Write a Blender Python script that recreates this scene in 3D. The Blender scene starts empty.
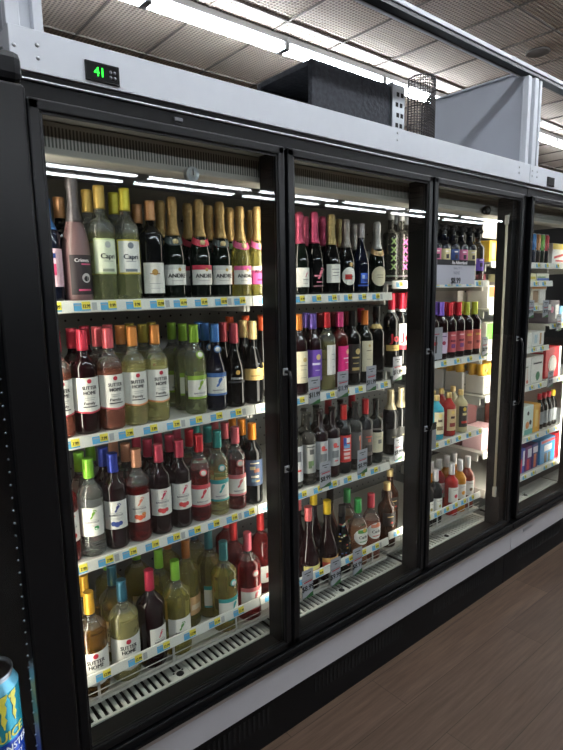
import bpy, bmesh, math, random
from mathutils import Vector, Matrix
random.seed(4)
SC = bpy.context.scene
COL = SC.collection
PI = math.pi

# ------------------------------------------------------------------ materials
def lin(c):
    return tuple(((v/255)/12.92 if v/255 <= .04045 else ((v/255+.055)/1.055)**2.4) for v in c)

_mats = {}
def pm(name, rgb=(128,128,128), rough=.5, metal=0., trans=0., ior=1.45, emit=None, estr=0., spec=.5, coat=0.):
    """A plain principled material (colour given in sRGB)."""
    if name in _mats: return _mats[name]
    m = bpy.data.materials.new(name); m.use_nodes = True
    b = m.node_tree.nodes['Principled BSDF']
    b.inputs['Base Color'].default_value = (*lin(rgb), 1)
    b.inputs['Roughness'].default_value = rough
    b.inputs['Metallic'].default_value = metal
    b.inputs['Transmission Weight'].default_value = trans
    b.inputs['IOR'].default_value = ior
    b.inputs['Specular IOR Level'].default_value = spec
    b.inputs['Coat Weight'].default_value = coat
    if emit:
        b.inputs['Emission Color'].default_value = (*lin(emit), 1)
        b.inputs['Emission Strength'].default_value = estr
    _mats[name] = m
    return m

def paint(rgb, rough=.5, metal=0.):
    return pm('paint_%d_%d_%d_%d_%d' % (*rgb, int(rough*100), int(metal*100)), rgb, rough, metal)

def noisy(name, a, b, scale=8., rough=.5, detail=4., stretch=(1,1,1), bump=0., metal=0.):
    m = pm(name, a, rough, metal); nt = m.node_tree; N = nt.nodes; L = nt.links
    bs = N['Principled BSDF']
    tc = N.new('ShaderNodeTexCoord'); mp = N.new('ShaderNodeMapping'); nz = N.new('ShaderNodeTexNoise')
    mp.inputs['Scale'].default_value = stretch
    nz.inputs['Scale'].default_value = scale; nz.inputs['Detail'].default_value = detail
    mx = N.new('ShaderNodeMix'); mx.data_type = 'RGBA'
    mx.inputs[6].default_value = (*lin(a),1); mx.inputs[7].default_value = (*lin(b),1)
    L.new(tc.outputs['Object'], mp.inputs[0]); L.new(mp.outputs[0], nz.inputs['Vector'])
    L.new(nz.outputs[0], mx.inputs[0]); L.new(mx.outputs[2], bs.inputs['Base Color'])
    if bump:
        bp = N.new('ShaderNodeBump'); bp.inputs['Strength'].default_value = bump; bp.inputs['Distance'].default_value = .004
        L.new(nz.outputs[0], bp.inputs['Height']); L.new(bp.outputs[0], bs.inputs['Normal'])
    return m

def thin_glass(name, tint=(1,1,1), base=.045, gain=1.):
    """A clear pane: see-through with a mirror reflection that grows towards grazing angles."""
    m = bpy.data.materials.new(name); m.use_nodes = True; nt = m.node_tree; N = nt.nodes; L = nt.links
    N.remove(N['Principled BSDF']); out = N['Material Output']
    tr = N.new('ShaderNodeBsdfTransparent'); tr.inputs[0].default_value = (*tint,1)
    gl = N.new('ShaderNodeBsdfGlossy'); gl.inputs['Roughness'].default_value = .01
    lw = N.new('ShaderNodeLayerWeight'); lw.inputs[0].default_value = .5
    pw = N.new('ShaderNodeMath'); pw.operation = 'POWER'; pw.inputs[1].default_value = 5
    ma = N.new('ShaderNodeMath'); ma.operation = 'MULTIPLY_ADD'; ma.inputs[1].default_value = gain*(1-base); ma.inputs[2].default_value = base
    mx = N.new('ShaderNodeMixShader')
    L.new(lw.outputs['Facing'], pw.inputs[0]); L.new(pw.outputs[0], ma.inputs[0]); L.new(ma.outputs[0], mx.inputs[0])
    L.new(tr.outputs[0], mx.inputs[1]); L.new(gl.outputs[0], mx.inputs[2]); L.new(mx.outputs[0], out.inputs[0])
    _mats[name] = m
    return m

WHITE_PAINT = noisy('white_powder_coat', (206,210,216), (198,202,209), 30, .42)
BASE_PAINT = noisy('white_base_panel', (172,171,174), (166,165,168), 20, .4)
LIP_BOUNCE = pm('base_lip_floor_bounce', (150,142,134), .45)  # tan floor reflection put into the colour of the lip
BLACK_FRAME = pm('black_anodised_frame', (8,9,11), .32, .0, spec=.3)
BLACK_GLOSS = pm('black_channel', (4,4,5), .3, spec=.25)
BLACK_KICK = pm('black_kick_plate', (5,5,6), .5, spec=.2)
BLACK_DEEP = pm('black_slot', (4,4,4), .8)
GASKET = pm('door_gasket', (7,7,8), .55)
MULLION = pm('mullion_liner', (10,10,12), .4, spec=.25)
SILL = pm('dark_sill', (16,16,16), .4, spec=.3)
CHROME = pm('chrome_trim', (200,202,205), .34, 1.)
STEEL = pm('galvanised_steel', (176,180,184), .38, .9)
LINER = noisy('case_liner', (128,128,124), (118,118,114), 6, .45)
SHELF = pm('shelf_white', (186,184,176), .45)
STRIP = pm('price_channel_white', (226,226,218), .35)
GRILLE = pm('grille_white', (206,206,198), .4)
PANE = thin_glass('door_glass', (.95,.97,.96), .026)
ACRYL = thin_glass('clear_acrylic', (.95,.96,.96), .04)
TAG_BLUE = pm('tag_blue', (92,172,216), .5)
TAG_YELLOW = pm('tag_yellow', (238,222,80), .5)
TAG_GREY = pm('tag_grey', (172,174,172), .5)
INK = pm('black_ink', (18,18,20), .6)
WHITE_INK = pm('white_ink', (235,235,235), .6)
SIGN_GREY = pm('sign_grey', (134,136,142), .5)
SIGN_PALE = pm('sign_pale', (164,166,174), .5)
SIGN_RED = pm('sign_red', (170,40,60), .5)
SIGN_GREEN = pm('sign_green', (40,95,45), .5)
LAMP = pm('lamp_tube', (255,255,255), .4, emit=(242,248,255), estr=54.)
LED = pm('led_lens', (255,255,255), .4, emit=(255,246,230), estr=33.)
LED_SOFT = pm('led_lens_soft', (255,255,255), .4, emit=(255,246,230), estr=9.)
LEDBODY = pm('led_cover', (214,205,180), .45)
FIXTURE = pm('fixture_white', (200,203,205), .45)
DISPLAY = pm('display_black', (10,11,12), .25)
DIGIT = pm('green_digits', (40,220,60), .5, emit=(60,255,80), estr=2.2)
FOAM = noisy('black_foam', (12,13,16), (70,72,78), 55, .95, 8, bump=1.)

# ------------------------------------------------------------------ mesh builder
class MB:
    def __init__(s): s.v=[]; s.f=[]; s.mi=[]; s.sm=[]; s.mats=[]
    def slot(s, m):
        if m not in s.mats: s.mats.append(m)
        return s.mats.index(m)
    def add(s, vs, fs, m, smooth=False):
        o=len(s.v); k=s.slot(m); s.v+= [tuple(p) for p in vs]
        for f in fs: s.f.append(tuple(i+o for i in f)); s.mi.append(k); s.sm.append(smooth)
        return s
    def box(s, x0,x1,y0,y1,z0,z1, m, bevel=0., mat=None):
        if bevel>0:
            bm=bmesh.new(); bmesh.ops.create_cube(bm,size=1)
            for v in bm.verts: v.co=Vector(((x0+x1)/2+v.co.x*(x1-x0),(y0+y1)/2+v.co.y*(y1-y0),(z0+z1)/2+v.co.z*(z1-z0)))
            bmesh.ops.bevel(bm,geom=bm.edges[:],offset=bevel,segments=2,affect='EDGES',profile=.5)
            bm.verts.ensure_lookup_table()
            vs=[v.co.copy() for v in bm.verts]; fs=[[v.index for v in f.verts] for f in bm.faces]; bm.free()
        else:
            vs=[(x,y,z) for x in (x0,x1) for y in (y0,y1) for z in (z0,z1)]
            fs=[(0,1,3,2),(4,6,7,5),(0,4,5,1),(2,3,7,6),(0,2,6,4),(1,5,7,3)]
        if mat: vs=[mat@Vector(p) for p in vs]
        return s.add(vs,fs,m)
    def lathe(s, prof, m, seg=24, smooth=True, c=(0,0,0), axis='z', mats=None):
        """prof: (radius, height) from bottom to top."""
        o=len(s.v); vs=[]; n=len(prof)
        for r,z in prof:
            for k in range(seg):
                a=2*PI*k/seg; p=(r*math.cos(a), r*math.sin(a), z)
                if axis=='y': p=(p[0],p[2],p[1])
                if axis=='x': p=(p[2],p[0],p[1])
                vs.append((p[0]+c[0],p[1]+c[1],p[2]+c[2]))
        for i in range(n-1):
            mm = mats[i] if mats else m
            fs=[(i*seg+k, i*seg+(k+1)%seg, (i+1)*seg+(k+1)%seg, (i+1)*seg+k) for k in range(seg)]
            kk=s.slot(mm)
            for f in fs: s.f.append(tuple(q+o for q in f)); s.mi.append(kk); s.sm.append(smooth)
        s.v+=vs
        kk=s.slot(mats[0] if mats else m)
        if prof[0][0]>1e-6: s.f.append(tuple(o+k for k in reversed(range(seg)))); s.mi.append(kk); s.sm.append(False)
        kk=s.slot(mats[-1] if mats else m)
        if prof[-1][0]>1e-6: s.f.append(tuple(o+(n-1)*seg+k for k in range(seg))); s.mi.append(kk); s.sm.append(False)
        return s
    def tube(s, pts, r, m, seg=8):
        pts=[Vector(p) for p in pts]; rings=[]
        for i,p in enumerate(pts):
            d=(pts[min(i+1,len(pts)-1)]-pts[max(i-1,0)]).normalized()
            u=d.orthogonal().normalized(); w=d.cross(u)
            if rings:
                u=(pu-d*pu.dot(d)).normalized(); w=d.cross(u)
            pu=u
            rings.append([p+u*r*math.cos(2*PI*k/seg)+w*r*math.sin(2*PI*k/seg) for k in range(seg)])
        vs=[q for R in rings for q in R]; n=len(pts)
        fs=[(i*seg+k,i*seg+(k+1)%seg,(i+1)*seg+(k+1)%seg,(i+1)*seg+k) for i in range(n-1) for k in range(seg)]
        fs+=[tuple(reversed(range(seg))), tuple((n-1)*seg+k for k in range(seg))]
        return s.add(vs,fs,m,True)
    def wrap(s, r, z0,z1, a0,a1, m, n=10, th=.0006, zb=None):
        """a label wrapped round a cylinder; angle 0 faces -Y. zb: extra drop of the lower edge at its middle."""
        vs=[];fs=[]
        for i in range(n+1):
            t=i/n; a=a0+(a1-a0)*t; lo=z0-(zb*(1-abs(2*t-1)) if zb else 0)
            for rr in (r+th, r-.0008):
                vs.append((rr*math.sin(a),-rr*math.cos(a),lo)); vs.append((rr*math.sin(a),-rr*math.cos(a),z1))
        for i in range(n):
            b=i*4; c=b+4
            fs+=[(b,c,c+1,b+1),(b+2,b+3,c+3,c+2),(b,b+2,c+2,c),(b+1,c+1,c+3,b+3)]
        fs+=[(0,1,3,2),(n*4,n*4+2,n*4+3,n*4+1)]
        return s.add(vs,fs,m,False)
    def bent(s, r, pts, m, a=0., z=0.):
        """a flat outline (x,z) bent onto a cylinder of radius r at angle a."""
        vs=[(r*math.sin(a+x/r),-r*math.cos(a+x/r),z+y) for x,y in pts]
        return s.add(vs,[tuple(range(len(vs)))],m)
    def mesh(s, name):
        me=bpy.data.meshes.new(name); me.from_pydata(s.v,[],s.f)
        for m in s.mats: me.materials.append(m)
        me.polygons.foreach_set('material_index',s.mi); me.polygons.foreach_set('use_smooth',s.sm)
        me.update(); return me

_txt={}
def glyphs(t):
    """vertices and faces of a line of text, 1 unit high, centred in x."""
    if t not in _txt:
        cu=bpy.data.curves.new('t','FONT'); cu.body=t; cu.align_x='CENTER'; cu.size=1.0; cu.resolution_u=2
        ob=bpy.data.objects.new('t',cu)
        me=bpy.data.meshes.new_from_object(ob)
        _txt[t]=([(v.co.x,v.co.y) for v in me.vertices],[tuple(p.vertices) for p in me.polygons])
        bpy.data.objects.remove(ob); bpy.data.meshes.remove(me); bpy.data.curves.remove(cu)
    return _txt[t]
def text_flat(mb, t, size, x, y, z, m, sx=1., tilt=0., bold=0.):
    """upright text on a surface facing -Y."""
    vs,fs=glyphs(t)
    for dx in ((0,) if not bold else (-bold,0,bold)):
        mb.add([(x+dx+p[0]*size*sx, y+tilt*p[1]*size, z+p[1]*size) for p in vs],fs,m)
def text_bent(mb, t, size, r, a, z, m, sx=1., bold=0.):
    vs,fs=glyphs(t)
    for dx in ((0,) if not bold else (-bold,0,bold)):
        mb.add([(r*math.sin(a+(p[0]*size*sx+dx)/r),-r*math.cos(a+(p[0]*size*sx+dx)/r),z+p[1]*size) for p in vs],fs,m)

# ------------------------------------------------------------------ objects
def obj(name, me, parent=None, loc=None, rz=0.):
    if isinstance(me, MB): me=me.mesh(name)
    o=bpy.data.objects.new(name, me); COL.objects.link(o)
    if parent: o.parent=parent
    if loc: o.location=loc
    if rz: o.rotation_euler=(0,0,rz)
    return o
def tag(o, label, cat, group=None):
    o['label']=label; o['category']=cat
    if group: o['group']=group
    return o
def thing(name, label, cat, loc=(0,0,0), rz=0., group=None):
    o=bpy.data.objects.new(name,None); COL.objects.link(o); o.empty_display_size=.05
    o.location=loc; o.rotation_euler=(0,0,rz); return tag(o,label,cat,group)
def struct(name, me):
    o=obj(name,me); o['kind']='structure'; return o
def copy_tree(o, parent=None):
    c=o.copy(); COL.objects.link(c)
    if parent: c.parent=parent
    for ch in o.children: copy_tree(ch,c)
    return c
ORD=['zeroth','first','second','third','fourth','fifth','sixth','seventh','eighth','ninth','tenth','eleventh','twelfth']
# ------------------------------------------------------------------ bottle glass
def liq(name, rgb, trans, rough=.025): return pm('bottle_'+name, rgb, rough, 0., trans, 1.42, spec=.6)
GL = {
 'black': liq('black_glass',(10,11,12),0.), 'green_black': liq('dark_green_glass',(13,20,15),0.),
 'red_black': liq('red_wine',(26,8,12),0.), 'navy': liq('navy_glass',(14,18,34),0.),
 'clear': liq('clear_glass',(240,244,238),.93), 'smoke': liq('smoky_glass',(120,118,112),.85),
 'pale': liq('white_wine',(236,228,160),.80), 'lime': liq('green_white_wine',(226,232,178),.88),
 'olive': liq('olive_glass',(206,196,108),.80), 'peach': liq('peach_wine',(232,170,130),.78),
 'rose': liq('rose_wine',(210,132,110),.78), 'rose_deep': liq('deep_rose_wine',(150,44,44),.75),
 'brown': liq('amber_wine',(170,124,54),.8), 'pink_frost': liq('frosted_pink',(120,92,92),.15,.35),
 'red_clear': liq('red_drink',(196,44,36),.35), 'blue_drink': liq('blue_drink',(52,160,186),.25),
 'cream_drink': liq('pale_drink',(222,214,166),.35), 'orange_drink': liq('orange_drink',(226,150,40),.3),
 'rose_drink': liq('rose_drink',(150,70,52),.3), 'whiskey': liq('whiskey',(70,34,12),.5),
}
W=(232,230,222); CR=(226,216,186)
def T(t,size,a,z,c=(30,30,34),sx=1.): return ('t',t,size,a,z,c,sx)
def D(c,r,a,z): return ('d',c,r,a,z)
def B(c,w,h,a,z): return ('b',c,w,h,a,z)
def F(c,s,a,z): return ('f',c,s,a,z)
def sutter(trim, z0=.072, z1=.163, k=1.):
    return dict(z0=z0,z1=z1,ha=80,c=W,trim=trim,tw='vee',pr=[D((180,40,60),.0065*k,0,(z1-z0)*.89),T('SUTTER',.0145*k,0,(z1-z0)*.63,sx=.86),T('HOME',.0145*k,0,(z1-z0)*.47,sx=.92),
        B((150,150,150),.03*k,.0012,0,(z1-z0)*.36),B((150,150,150),.024*k,.0012,0,(z1-z0)*.30),T('Family',.011*k,-4,(z1-z0)*.16,sx=1.2),B((60,60,64),.042*k,.003,0,(z1-z0)*.07)])
def fruit(fc, fruitc, leaf=None):
    pr=[F(fc,.022,4,.054),B((150,150,155),.034,.0012,0,.05),T('BAREFOOT',.0085,0,.041,(90,90,100)),B((160,160,165),.03,.0011,0,.034),B((160,160,165),.026,.0011,0,.03)]
    for (x,z,r) in ((-14,.018,.0075),(2,.015,.0085),(18,.018,.007)): pr.append(D(fruitc,r,x,z))
    if leaf: pr.append(D(leaf,.007,20,.025))
    return dict(z0=.065,z1=.152,ha=62,c=W,pr=pr)
def bare(band, z0=.052, z1=.128, k=1.):
    return dict(z0=z0,z1=z1,ha=64,c=W,trim=band,tw='both',pr=[F(band,.030*k,6,(z1-z0)*.40),T('BAREFOOT',.008*k,2,(z1-z0)*.20,(110,110,120)),B((160,160,165),.026*k,.0012,2,(z1-z0)*.13)])
def andre(head, body=W):
    return dict(z0=.042,z1=.103,ha=68,c=body,trim=head,tw='top',pr=[D((190,160,90),.0055,14,.047),T('ANDRE',.018,2,.022,(40,36,34),1.0),B((170,165,160),.036,.0014,0,.012)])
K = {}
def kind(n, desc, prof, H, R, glass, cap, fill=None, label=None, **kw): K[n]=dict(desc=desc,prof=prof,H=H,R=R,glass=glass,cap=cap,fill=fill,label=label,**kw)
# left door
kind('bluepink','blue and pink bottle cut by frame','bord',.27,.034,'navy',((60,110,170),.7),label=dict(z0=.04,z1=.14,ha=80,c=(225,190,200),pr=[B((200,70,110),.03,.03,-10,.03),B((40,60,120),.03,.012,-10,.075)]))
kind('prosecco_rose','dusky pink sparkling bottle with black label','champ',.345,.0365,'pink_frost',None,foil=(128,122,124),label=dict(z0=.018,z1=.125,ha=58,c=(44,36,40),pr=[T('Crimes',.014,-6,.088,(230,226,226)),B((216,90,130),.03,.004,12,.080),D((205,200,198),.013,8,.045),D((40,34,36),.0075,8,.043),B((216,90,130),.036,.005,0,.010)]))
kind('gold_white','pale bottle with gold cap, floral label','bord',.318,.035,'lime',((196,164,84),.80),fill=.60,label=dict(z0=.075,z1=.172,ha=66,c=(226,232,206),trim=(206,220,160),tw='frame',pr=[D((180,186,180),.009,0,.080),T('Capri',.02,0,.042,(60,66,60)),B((140,150,130),.03,.0014,0,.034),B((150,160,140),.036,.008,0,.006)]))
kind('yellow_white','pale bottle with yellow cap, floral label','bord',.318,.035,'lime',((206,196,66),.80),fill=.60,label=dict(z0=.075,z1=.172,ha=66,c=(232,232,226),trim=(212,196,80),tw='frame',pr=[D((120,126,134),.009,0,.080),T('Capri',.02,0,.042,(60,66,76)),B((110,120,130),.03,.0014,0,.034),B((120,130,140),.036,.008,0,.006)]))
kind('copper_dark','dark bottle with copper cap, crest label','bord',.29,.035,'black',((186,136,92),.80),label=dict(z0=.018,z1=.108,ha=60,c=W,pr=[D((178,140,70),.0095,0,.062),B((150,110,60),.03,.003,0,.056),B((150,150,150),.034,.0013,0,.028),B((170,170,170),.028,.0013,0,.014)]))
for n,c,d in (('foil_black',(60,70,68),'gold-foiled sparkling bottle with black neckband'),('foil_red',(196,56,76),'gold-foiled sparkling bottle with red neckband'),('foil_green',(106,150,92),'gold-foiled sparkling bottle with green neckband')):
    kind(n,d,'champ',.308,.0348,'green_black',None,foil=(206,172,112),band=c,label=andre(c if n!='foil_black' else (206,208,202)))
kind('foil_pink','gold-foiled sparkling bottle with pink neckband','champ',.30,.0348,'olive',None,foil=(206,172,112),band=(206,86,130),label=andre((222,92,150)),)
kind('foil_peach','yellow sparkling bottle with pink neckband','champ',.305,.0348,'olive',None,foil=(206,172,112),band=(226,110,160),label=dict(z0=.042,z1=.103,ha=68,c=(232,96,160),trim=W,tw='top',pr=[T('ANDRE',.0165,2,.038,(40,36,34)),B((150,40,100),.034,.006,0,.012)]))
kind('sut_rose','rose bottle with red cap','bord',.298,.0362,'rose',((198,62,78),.80),fill=.62,label=sutter((190,60,76)))
kind('sut_red','dark wine bottle with red cap','bord',.298,.0362,'red_black',((204,60,80),.80),label=sutter((196,60,76)))
kind('sut_pink','rose bottle with salmon-pink cap','bord',.298,.0362,'rose',((216,98,106),.80),fill=.62,label=sutter((206,96,100)))
kind('sut_orange','pale wine bottle with orange cap','bord',.298,.0362,'pale',((226,148,78),.80),fill=.66,label=sutter((222,150,96)))
kind('sut_yellow','pale wine bottle with mustard cap','bord',.298,.0362,'pale',((176,156,62),.80),fill=.66,label=sutter((200,180,90)))
kind('bare_green','clear bottle with green cap and label','bord',.292,.0355,'lime',((140,182,60),.80),fill=.64,label=bare((150,186,70)),medal=((150,186,70),.195))
kind('bare_blue','dark bottle with blue cap and medallion','burg',.290,.0355,'navy',((72,122,190),.79),label=bare((72,112,176)),medal=((90,140,200),.205))
kind('star_red','dark sloped bottle with dull red cap','burg',.288,.0355,'black',((166,66,76),.76),label=dict(z0=.085,z1=.092,ha=55,c=(60,60,62),pr=[('d',(214,170,90),.008,4,.036),T('MENAGE',.011,0,.012,(200,200,200))]))
kind('gold_band','dark bottle with gold cap, gold label','burg',.291,.0355,'black',((220,196,136),.78),label=dict(z0=.085,z1=.125,ha=66,c=(214,180,112),pr=[B((120,96,60),.034,.003,0,.014),D((236,204,130),.009,18,.036)]))
kind('orange_dark','dark bottle with bright orange cap','burg',.302,.0355,'black',((206,84,46),.82),label=dict(z0=.08,z1=.13,ha=60,c=(214,190,120),pr=[B((90,80,60),.03,.003,0,.02)]))
kind('rose_cut','red wine bottle cut by door frame','bord',.293,.0355,'rose_deep',((186,52,60),.80),label=fruit((190,60,80),(190,60,60)))
kind('fruit_green','clear bottle with bright green cap','bord',.293,.0358,'clear',((134,200,62),.80),label=fruit((120,170,60),(236,236,226),(60,160,90)))
kind('fruit_blue','dark bottle with royal blue cap','bord',.293,.0358,'red_black',((54,70,168),.80),label=fruit((50,60,120),(60,80,150)))
kind('fruit_peach','dark rose bottle with peach cap','bord',.291,.0358,'rose_deep',((224,160,126),.80),fill=.62,label=fruit((220,130,100),(214,92,60),(220,150,90)))
kind('fruit_berry','dark red bottle with raspberry-pink cap','bord',.291,.0358,'red_black',((210,72,96),.80),label=fruit((206,60,90),(200,70,72)))
kind('bare_red','red-tinted bottle with scarlet cap','bord',.295,.0352,'rose_deep',((210,48,60),.80),fill=.6,label=bare((206,70,80)),medal=((214,90,96),.170))
kind('bare_teal','clear bottle with teal cap and label','bord',.295,.0352,'pale',((62,150,144),.80),fill=.6,label=bare((62,158,156)),medal=((70,160,160),.170))
kind('bare_pink','rose bottle with pink cap and label','bord',.294,.0352,'rose_deep',((214,104,112),.80),fill=.62,label=bare((206,110,112)),medal=((216,140,136),.170))
kind('mural_orange','dark bottle with orange cap, mural label','bord',.294,.0352,'black',((226,140,46),.80),label=dict(z0=.07,z1=.165,ha=66,c=(70,84,110),pr=[B((190,176,140),.02,.012,-14,.06),B((150,90,70),.022,.014,10,.05),B((200,190,170),.03,.008,0,.03),B((110,140,160),.018,.012,-8,.014),B((196,160,90),.02,.006,12,.014),B((226,214,180),.034,.004,0,.082)]))
kind('lime_label','dark bottle with lime green label','slim',.19,.034,'black',((60,70,40),.86),label=dict(z0=.02,z1=.11,ha=70,c=(140,206,60),pr=[B((230,240,210),.024,.03,0,.03),B((70,120,50),.03,.008,0,.066)]))
kind('big_yellow','amber big bottle with yellow cap','bord',.325,.046,'brown',((230,172,56),.79),fill=.68,label=sutter((232,226,212),.052,.148,1.25))
kind('big_teal','pale big bottle with teal cap','bord',.325,.046,'pale',((58,112,134),.79),fill=.70,label=sutter((232,226,212),.052,.148,1.25))
kind('big_dark','dark big bottle with red cap','bord',.325,.046,'red_black',((206,56,84),.79),label=dict(z0=.055,z1=.14,ha=40,c=W,pr=[F((206,70,90),.020,2,.05),B((150,150,155),.03,.0014,0,.044),T('BAREFOOT',.008,0,.034,(110,90,100)),B((190,110,116),.024,.0014,0,.02)]))
kind('big_green','pale big bottle with green cap','bord',.325,.046,'olive',((136,198,66),.79),fill=.72,label=dict(z0=.05,z1=.135,ha=56,c=W,pr=[F((90,150,70),.024,0,.045),T('BAREFOOT',.008,0,.034,(110,110,110)),B((150,150,155),.036,.0014,0,.026),B((150,160,200),.034,.0012,0,.018)]))
kind('big_copper','olive big bottle with copper cap','bord',.325,.046,'olive',((176,112,58),.79),label=dict(z0=.05,z1=.12,ha=56,c=(214,170,120),pr=[B((236,214,180),.04,.02,0,.02)]))
kind('big_bareteal','olive big bottle with teal label','bord',.330,.0465,'olive',((62,124,128),.79),fill=.72,label=bare((62,158,156),.045,.13,1.15),medal=((84,170,170),.185))
kind('big_barepink','rose big bottle with pink label','bord',.330,.0465,'rose_deep',((206,96,110),.79),fill=.70,label=bare((206,110,112),.045,.13,1.15),medal=((216,120,116),.185))
kind('big_red','dark big bottle with scarlet cap','bord',.328,.046,'rose_deep',((196,50,50),.79),label=dict(z0=.05,z1=.12,ha=50,c=W,pr=[B((200,60,50),.04,.02,0,.02)]))
# middle door
kind('pinkfoil_cream','pink-foiled sparkling bottle with cream label','champ',.302,.0348,'green_black',None,foil=(214,92,124),label=dict(z0=.03,z1=.10,ha=60,c=W,pr=[F((190,90,110),.016,4,.036),B((150,140,140),.026,.002,0,.026),B((170,160,160),.02,.0014,0,.012)]))
kind('pinkfoil_art','pink-foiled sparkling bottle with pink emblem','champ',.308,.0348,'black',None,foil=(222,90,130),label=dict(z0=.030,z1=.036,ha=40,c=(120,80,90),pr=[F((226,120,140),.034,6,.03),B((220,130,150),.03,.006,-8,.038),B((220,130,150),.024,.004,0,.016)]))
kind('goldfoil_script','gold-foiled sparkling bottle with script label','champ',.305,.0348,'black',None,foil=(210,188,130),label=dict(z0=.045,z1=.115,ha=62,c=W,pr=[B((60,60,64),.034,.0022,0,.05),B((60,60,64),.03,.002,4,.038),B((60,60,64),.026,.002,-4,.026)]))
kind('silverfoil_oval','silver-foiled sparkling bottle with oval label','champ',.292,.0348,'black',None,foil=(190,182,176),label=dict(z0=.035,z1=.105,ha=52,c=W,oval=True,pr=[B((180,50,44),.03,.020,-8,.022),B((50,50,56),.032,.003,0,.033),D((212,176,120),.008,10,.08)]))
kind('silvercap_blue','dark sparkling bottle with silver collar','champ',.280,.0348,'navy',((176,172,176),.80),label=dict(z0=.03,z1=.036,ha=40,c=(60,90,190),pr=[B((70,110,220),.03,.04,0,.012),B((190,210,245),.012,.014,-6,.030),B((30,50,130),.018,.010,8,.018)]))
kind('whitefoil_cream','white-foiled sparkling bottle with cream label','champ',.294,.0348,'green_black',None,foil=(222,222,222),band=(196,160,110),label=dict(z0=.03,z1=.11,ha=60,c=CR,oval=True,pr=[B((130,120,100),.03,.002,0,.044),B((130,120,100),.026,.002,0,.034)]))
kind('amber','amber bottle half hidden at the back','bord',.24,.034,'brown',((60,50,40),.86),label=dict(z0=.05,z1=.12,ha=55,c=(200,150,70),pr=[B((120,80,40),.02,.01,0,.03)]))
kind('tall_green','tall clear bottle with green lettering','slim',.295,.0348,'smoke',((150,150,150),.88),label=dict(z0=.02,z1=.026,ha=50,c=(110,120,110),pr=[T('X',.036,0,z,(150,180,110)) for z in (.03,.065,.10,.135)]))
kind('tall_pink','tall clear bottle with pink lettering','slim',.295,.0348,'smoke',((150,150,150),.88),label=dict(z0=.02,z1=.026,ha=50,c=(120,110,116),pr=[T('X',.036,0,z,(196,96,156)) for z in (.03,.065,.10,.135)]))
kind('or_cream','dark bottle with orange cap, cream label','bord',.304,.035,'red_black',((226,130,52),.80),label=dict(z0=.045,z1=.165,ha=62,c=CR,pr=[D((196,170,110),.009,10,.088),B((120,110,90),.03,.002,0,.066),B((150,140,120),.024,.0016,0,.05),B((150,140,120),.026,.0016,0,.02)]))
kind('purple','dark bottle with violet cap, purple label','bord',.304,.035,'red_black',((116,92,180),.80),label=dict(z0=.045,z1=.165,ha=60,c=(112,76,176),pr=[D((214,190,120),.011,14,.092),B((226,220,240),.036,.008,0,.062),B((200,190,220),.02,.003,6,.04),B((200,190,220),.02,.003,6,.014)]))
kind('red_white','clear bottle with red cap, white label','bord',.306,.035,'pale',((206,50,58),.80),fill=.62,label=dict(z0=.06,z1=.178,ha=44,c=W,pr=[B((150,150,150),.018,.002,0,.08),B((150,150,150),.014,.002,0,.06),B((150,150,150),.016,.0016,0,.03)]))
kind('pink','rose bottle with magenta cap, magenta label','bord',.304,.035,'rose_deep',((222,70,130),.80),label=dict(z0=.05,z1=.168,ha=60,c=(226,40,128),pr=[D((236,190,150),.011,14,.094),B((246,220,232),.032,.005,0,.066),B((246,200,220),.02,.003,6,.05),B((246,200,220),.02,.003,6,.02)]))
kind('black_gold','black bottle with gilt black label','bord',.306,.035,'black',((28,26,26),.80),label=dict(z0=.05,z1=.17,ha=60,c=(40,38,36),pr=[D((206,180,120),.012,14,.09),B((190,166,110),.032,.006,0,.062),B((170,150,100),.026,.004,0,.04),B((190,166,110),.034,.012,0,.012)]))
kind('or_cream_dark','dark bottle with orange cap, tall label','bord',.304,.035,'green_black',((230,130,60),.80),label=dict(z0=.05,z1=.178,ha=50,c=CR,pr=[D((196,170,110),.006,4,.108),B((120,110,90),.024,.003,0,.086),B((150,140,120),.02,.002,0,.05),B((150,140,120),.026,.0016,0,.02)]))
kind('tall_black','tall black bottle with gold collar','bord',.320,.0352,'black',((14,14,15),.84),collar=((196,170,110),.70,.76),label=dict(z0=.04,z1=.046,ha=40,c=(50,50,52),pr=[B((90,90,92),.006,.09,34,.02)]))
kind('brick','dark bottle with brick red cap','bord',.300,.035,'red_black',((134,46,48),.80),label=dict(z0=.05,z1=.15,ha=55,c=(196,186,170),pr=[B((90,80,80),.03,.004,0,.06)]))
kind('berry_red','dark bottle with crimson cap','bord',.310,.035,'black',((170,40,54),.80),label=dict(z0=.05,z1=.15,ha=55,c=(206,200,190),pr=[B((150,50,60),.03,.006,0,.06)]))
kind('red_tall','black bottle with red capsule, red script','bord',.325,.0352,'black',((206,44,66),.78),collar=((206,206,206),.745,.78),label=dict(z0=.075,z1=.10,ha=66,c=(190,160,90),pr=[T('Jo',.05,0,.04,(206,44,60)),B((120,100,60),.03,.002,0,.010)]))
kind('red_tall_white','black bottle with red capsule, white label','bord',.325,.0352,'black',((206,44,66),.78),collar=((206,206,206),.745,.78),label=dict(z0=.075,z1=.19,ha=66,c=W,trim=(206,60,76),tw='bottom',pr=[T('Jo',.05,0,.04,(206,44,60))]))
kind('slim_white','slim dark bottle with pale label','slim',.284,.032,'smoke',None,label=dict(z0=.03,z1=.17,ha=55,c=(214,214,214),pr=[B((110,110,116),.02,.04,0,.08),B((206,70,70),.02,.008,0,.04)]))
kind('slim_green','slim bottle with grey bird label','slim',.288,.0325,'smoke',None,label=dict(z0=.05,z1=.165,ha=58,c=(170,170,166),pr=[B((70,72,74),.034,.004,0,.104),B((90,92,92),.02,.02,6,.076),B((120,150,100),.024,.02,0,.03),B((90,110,80),.014,.03,-8,.02)]))
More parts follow.
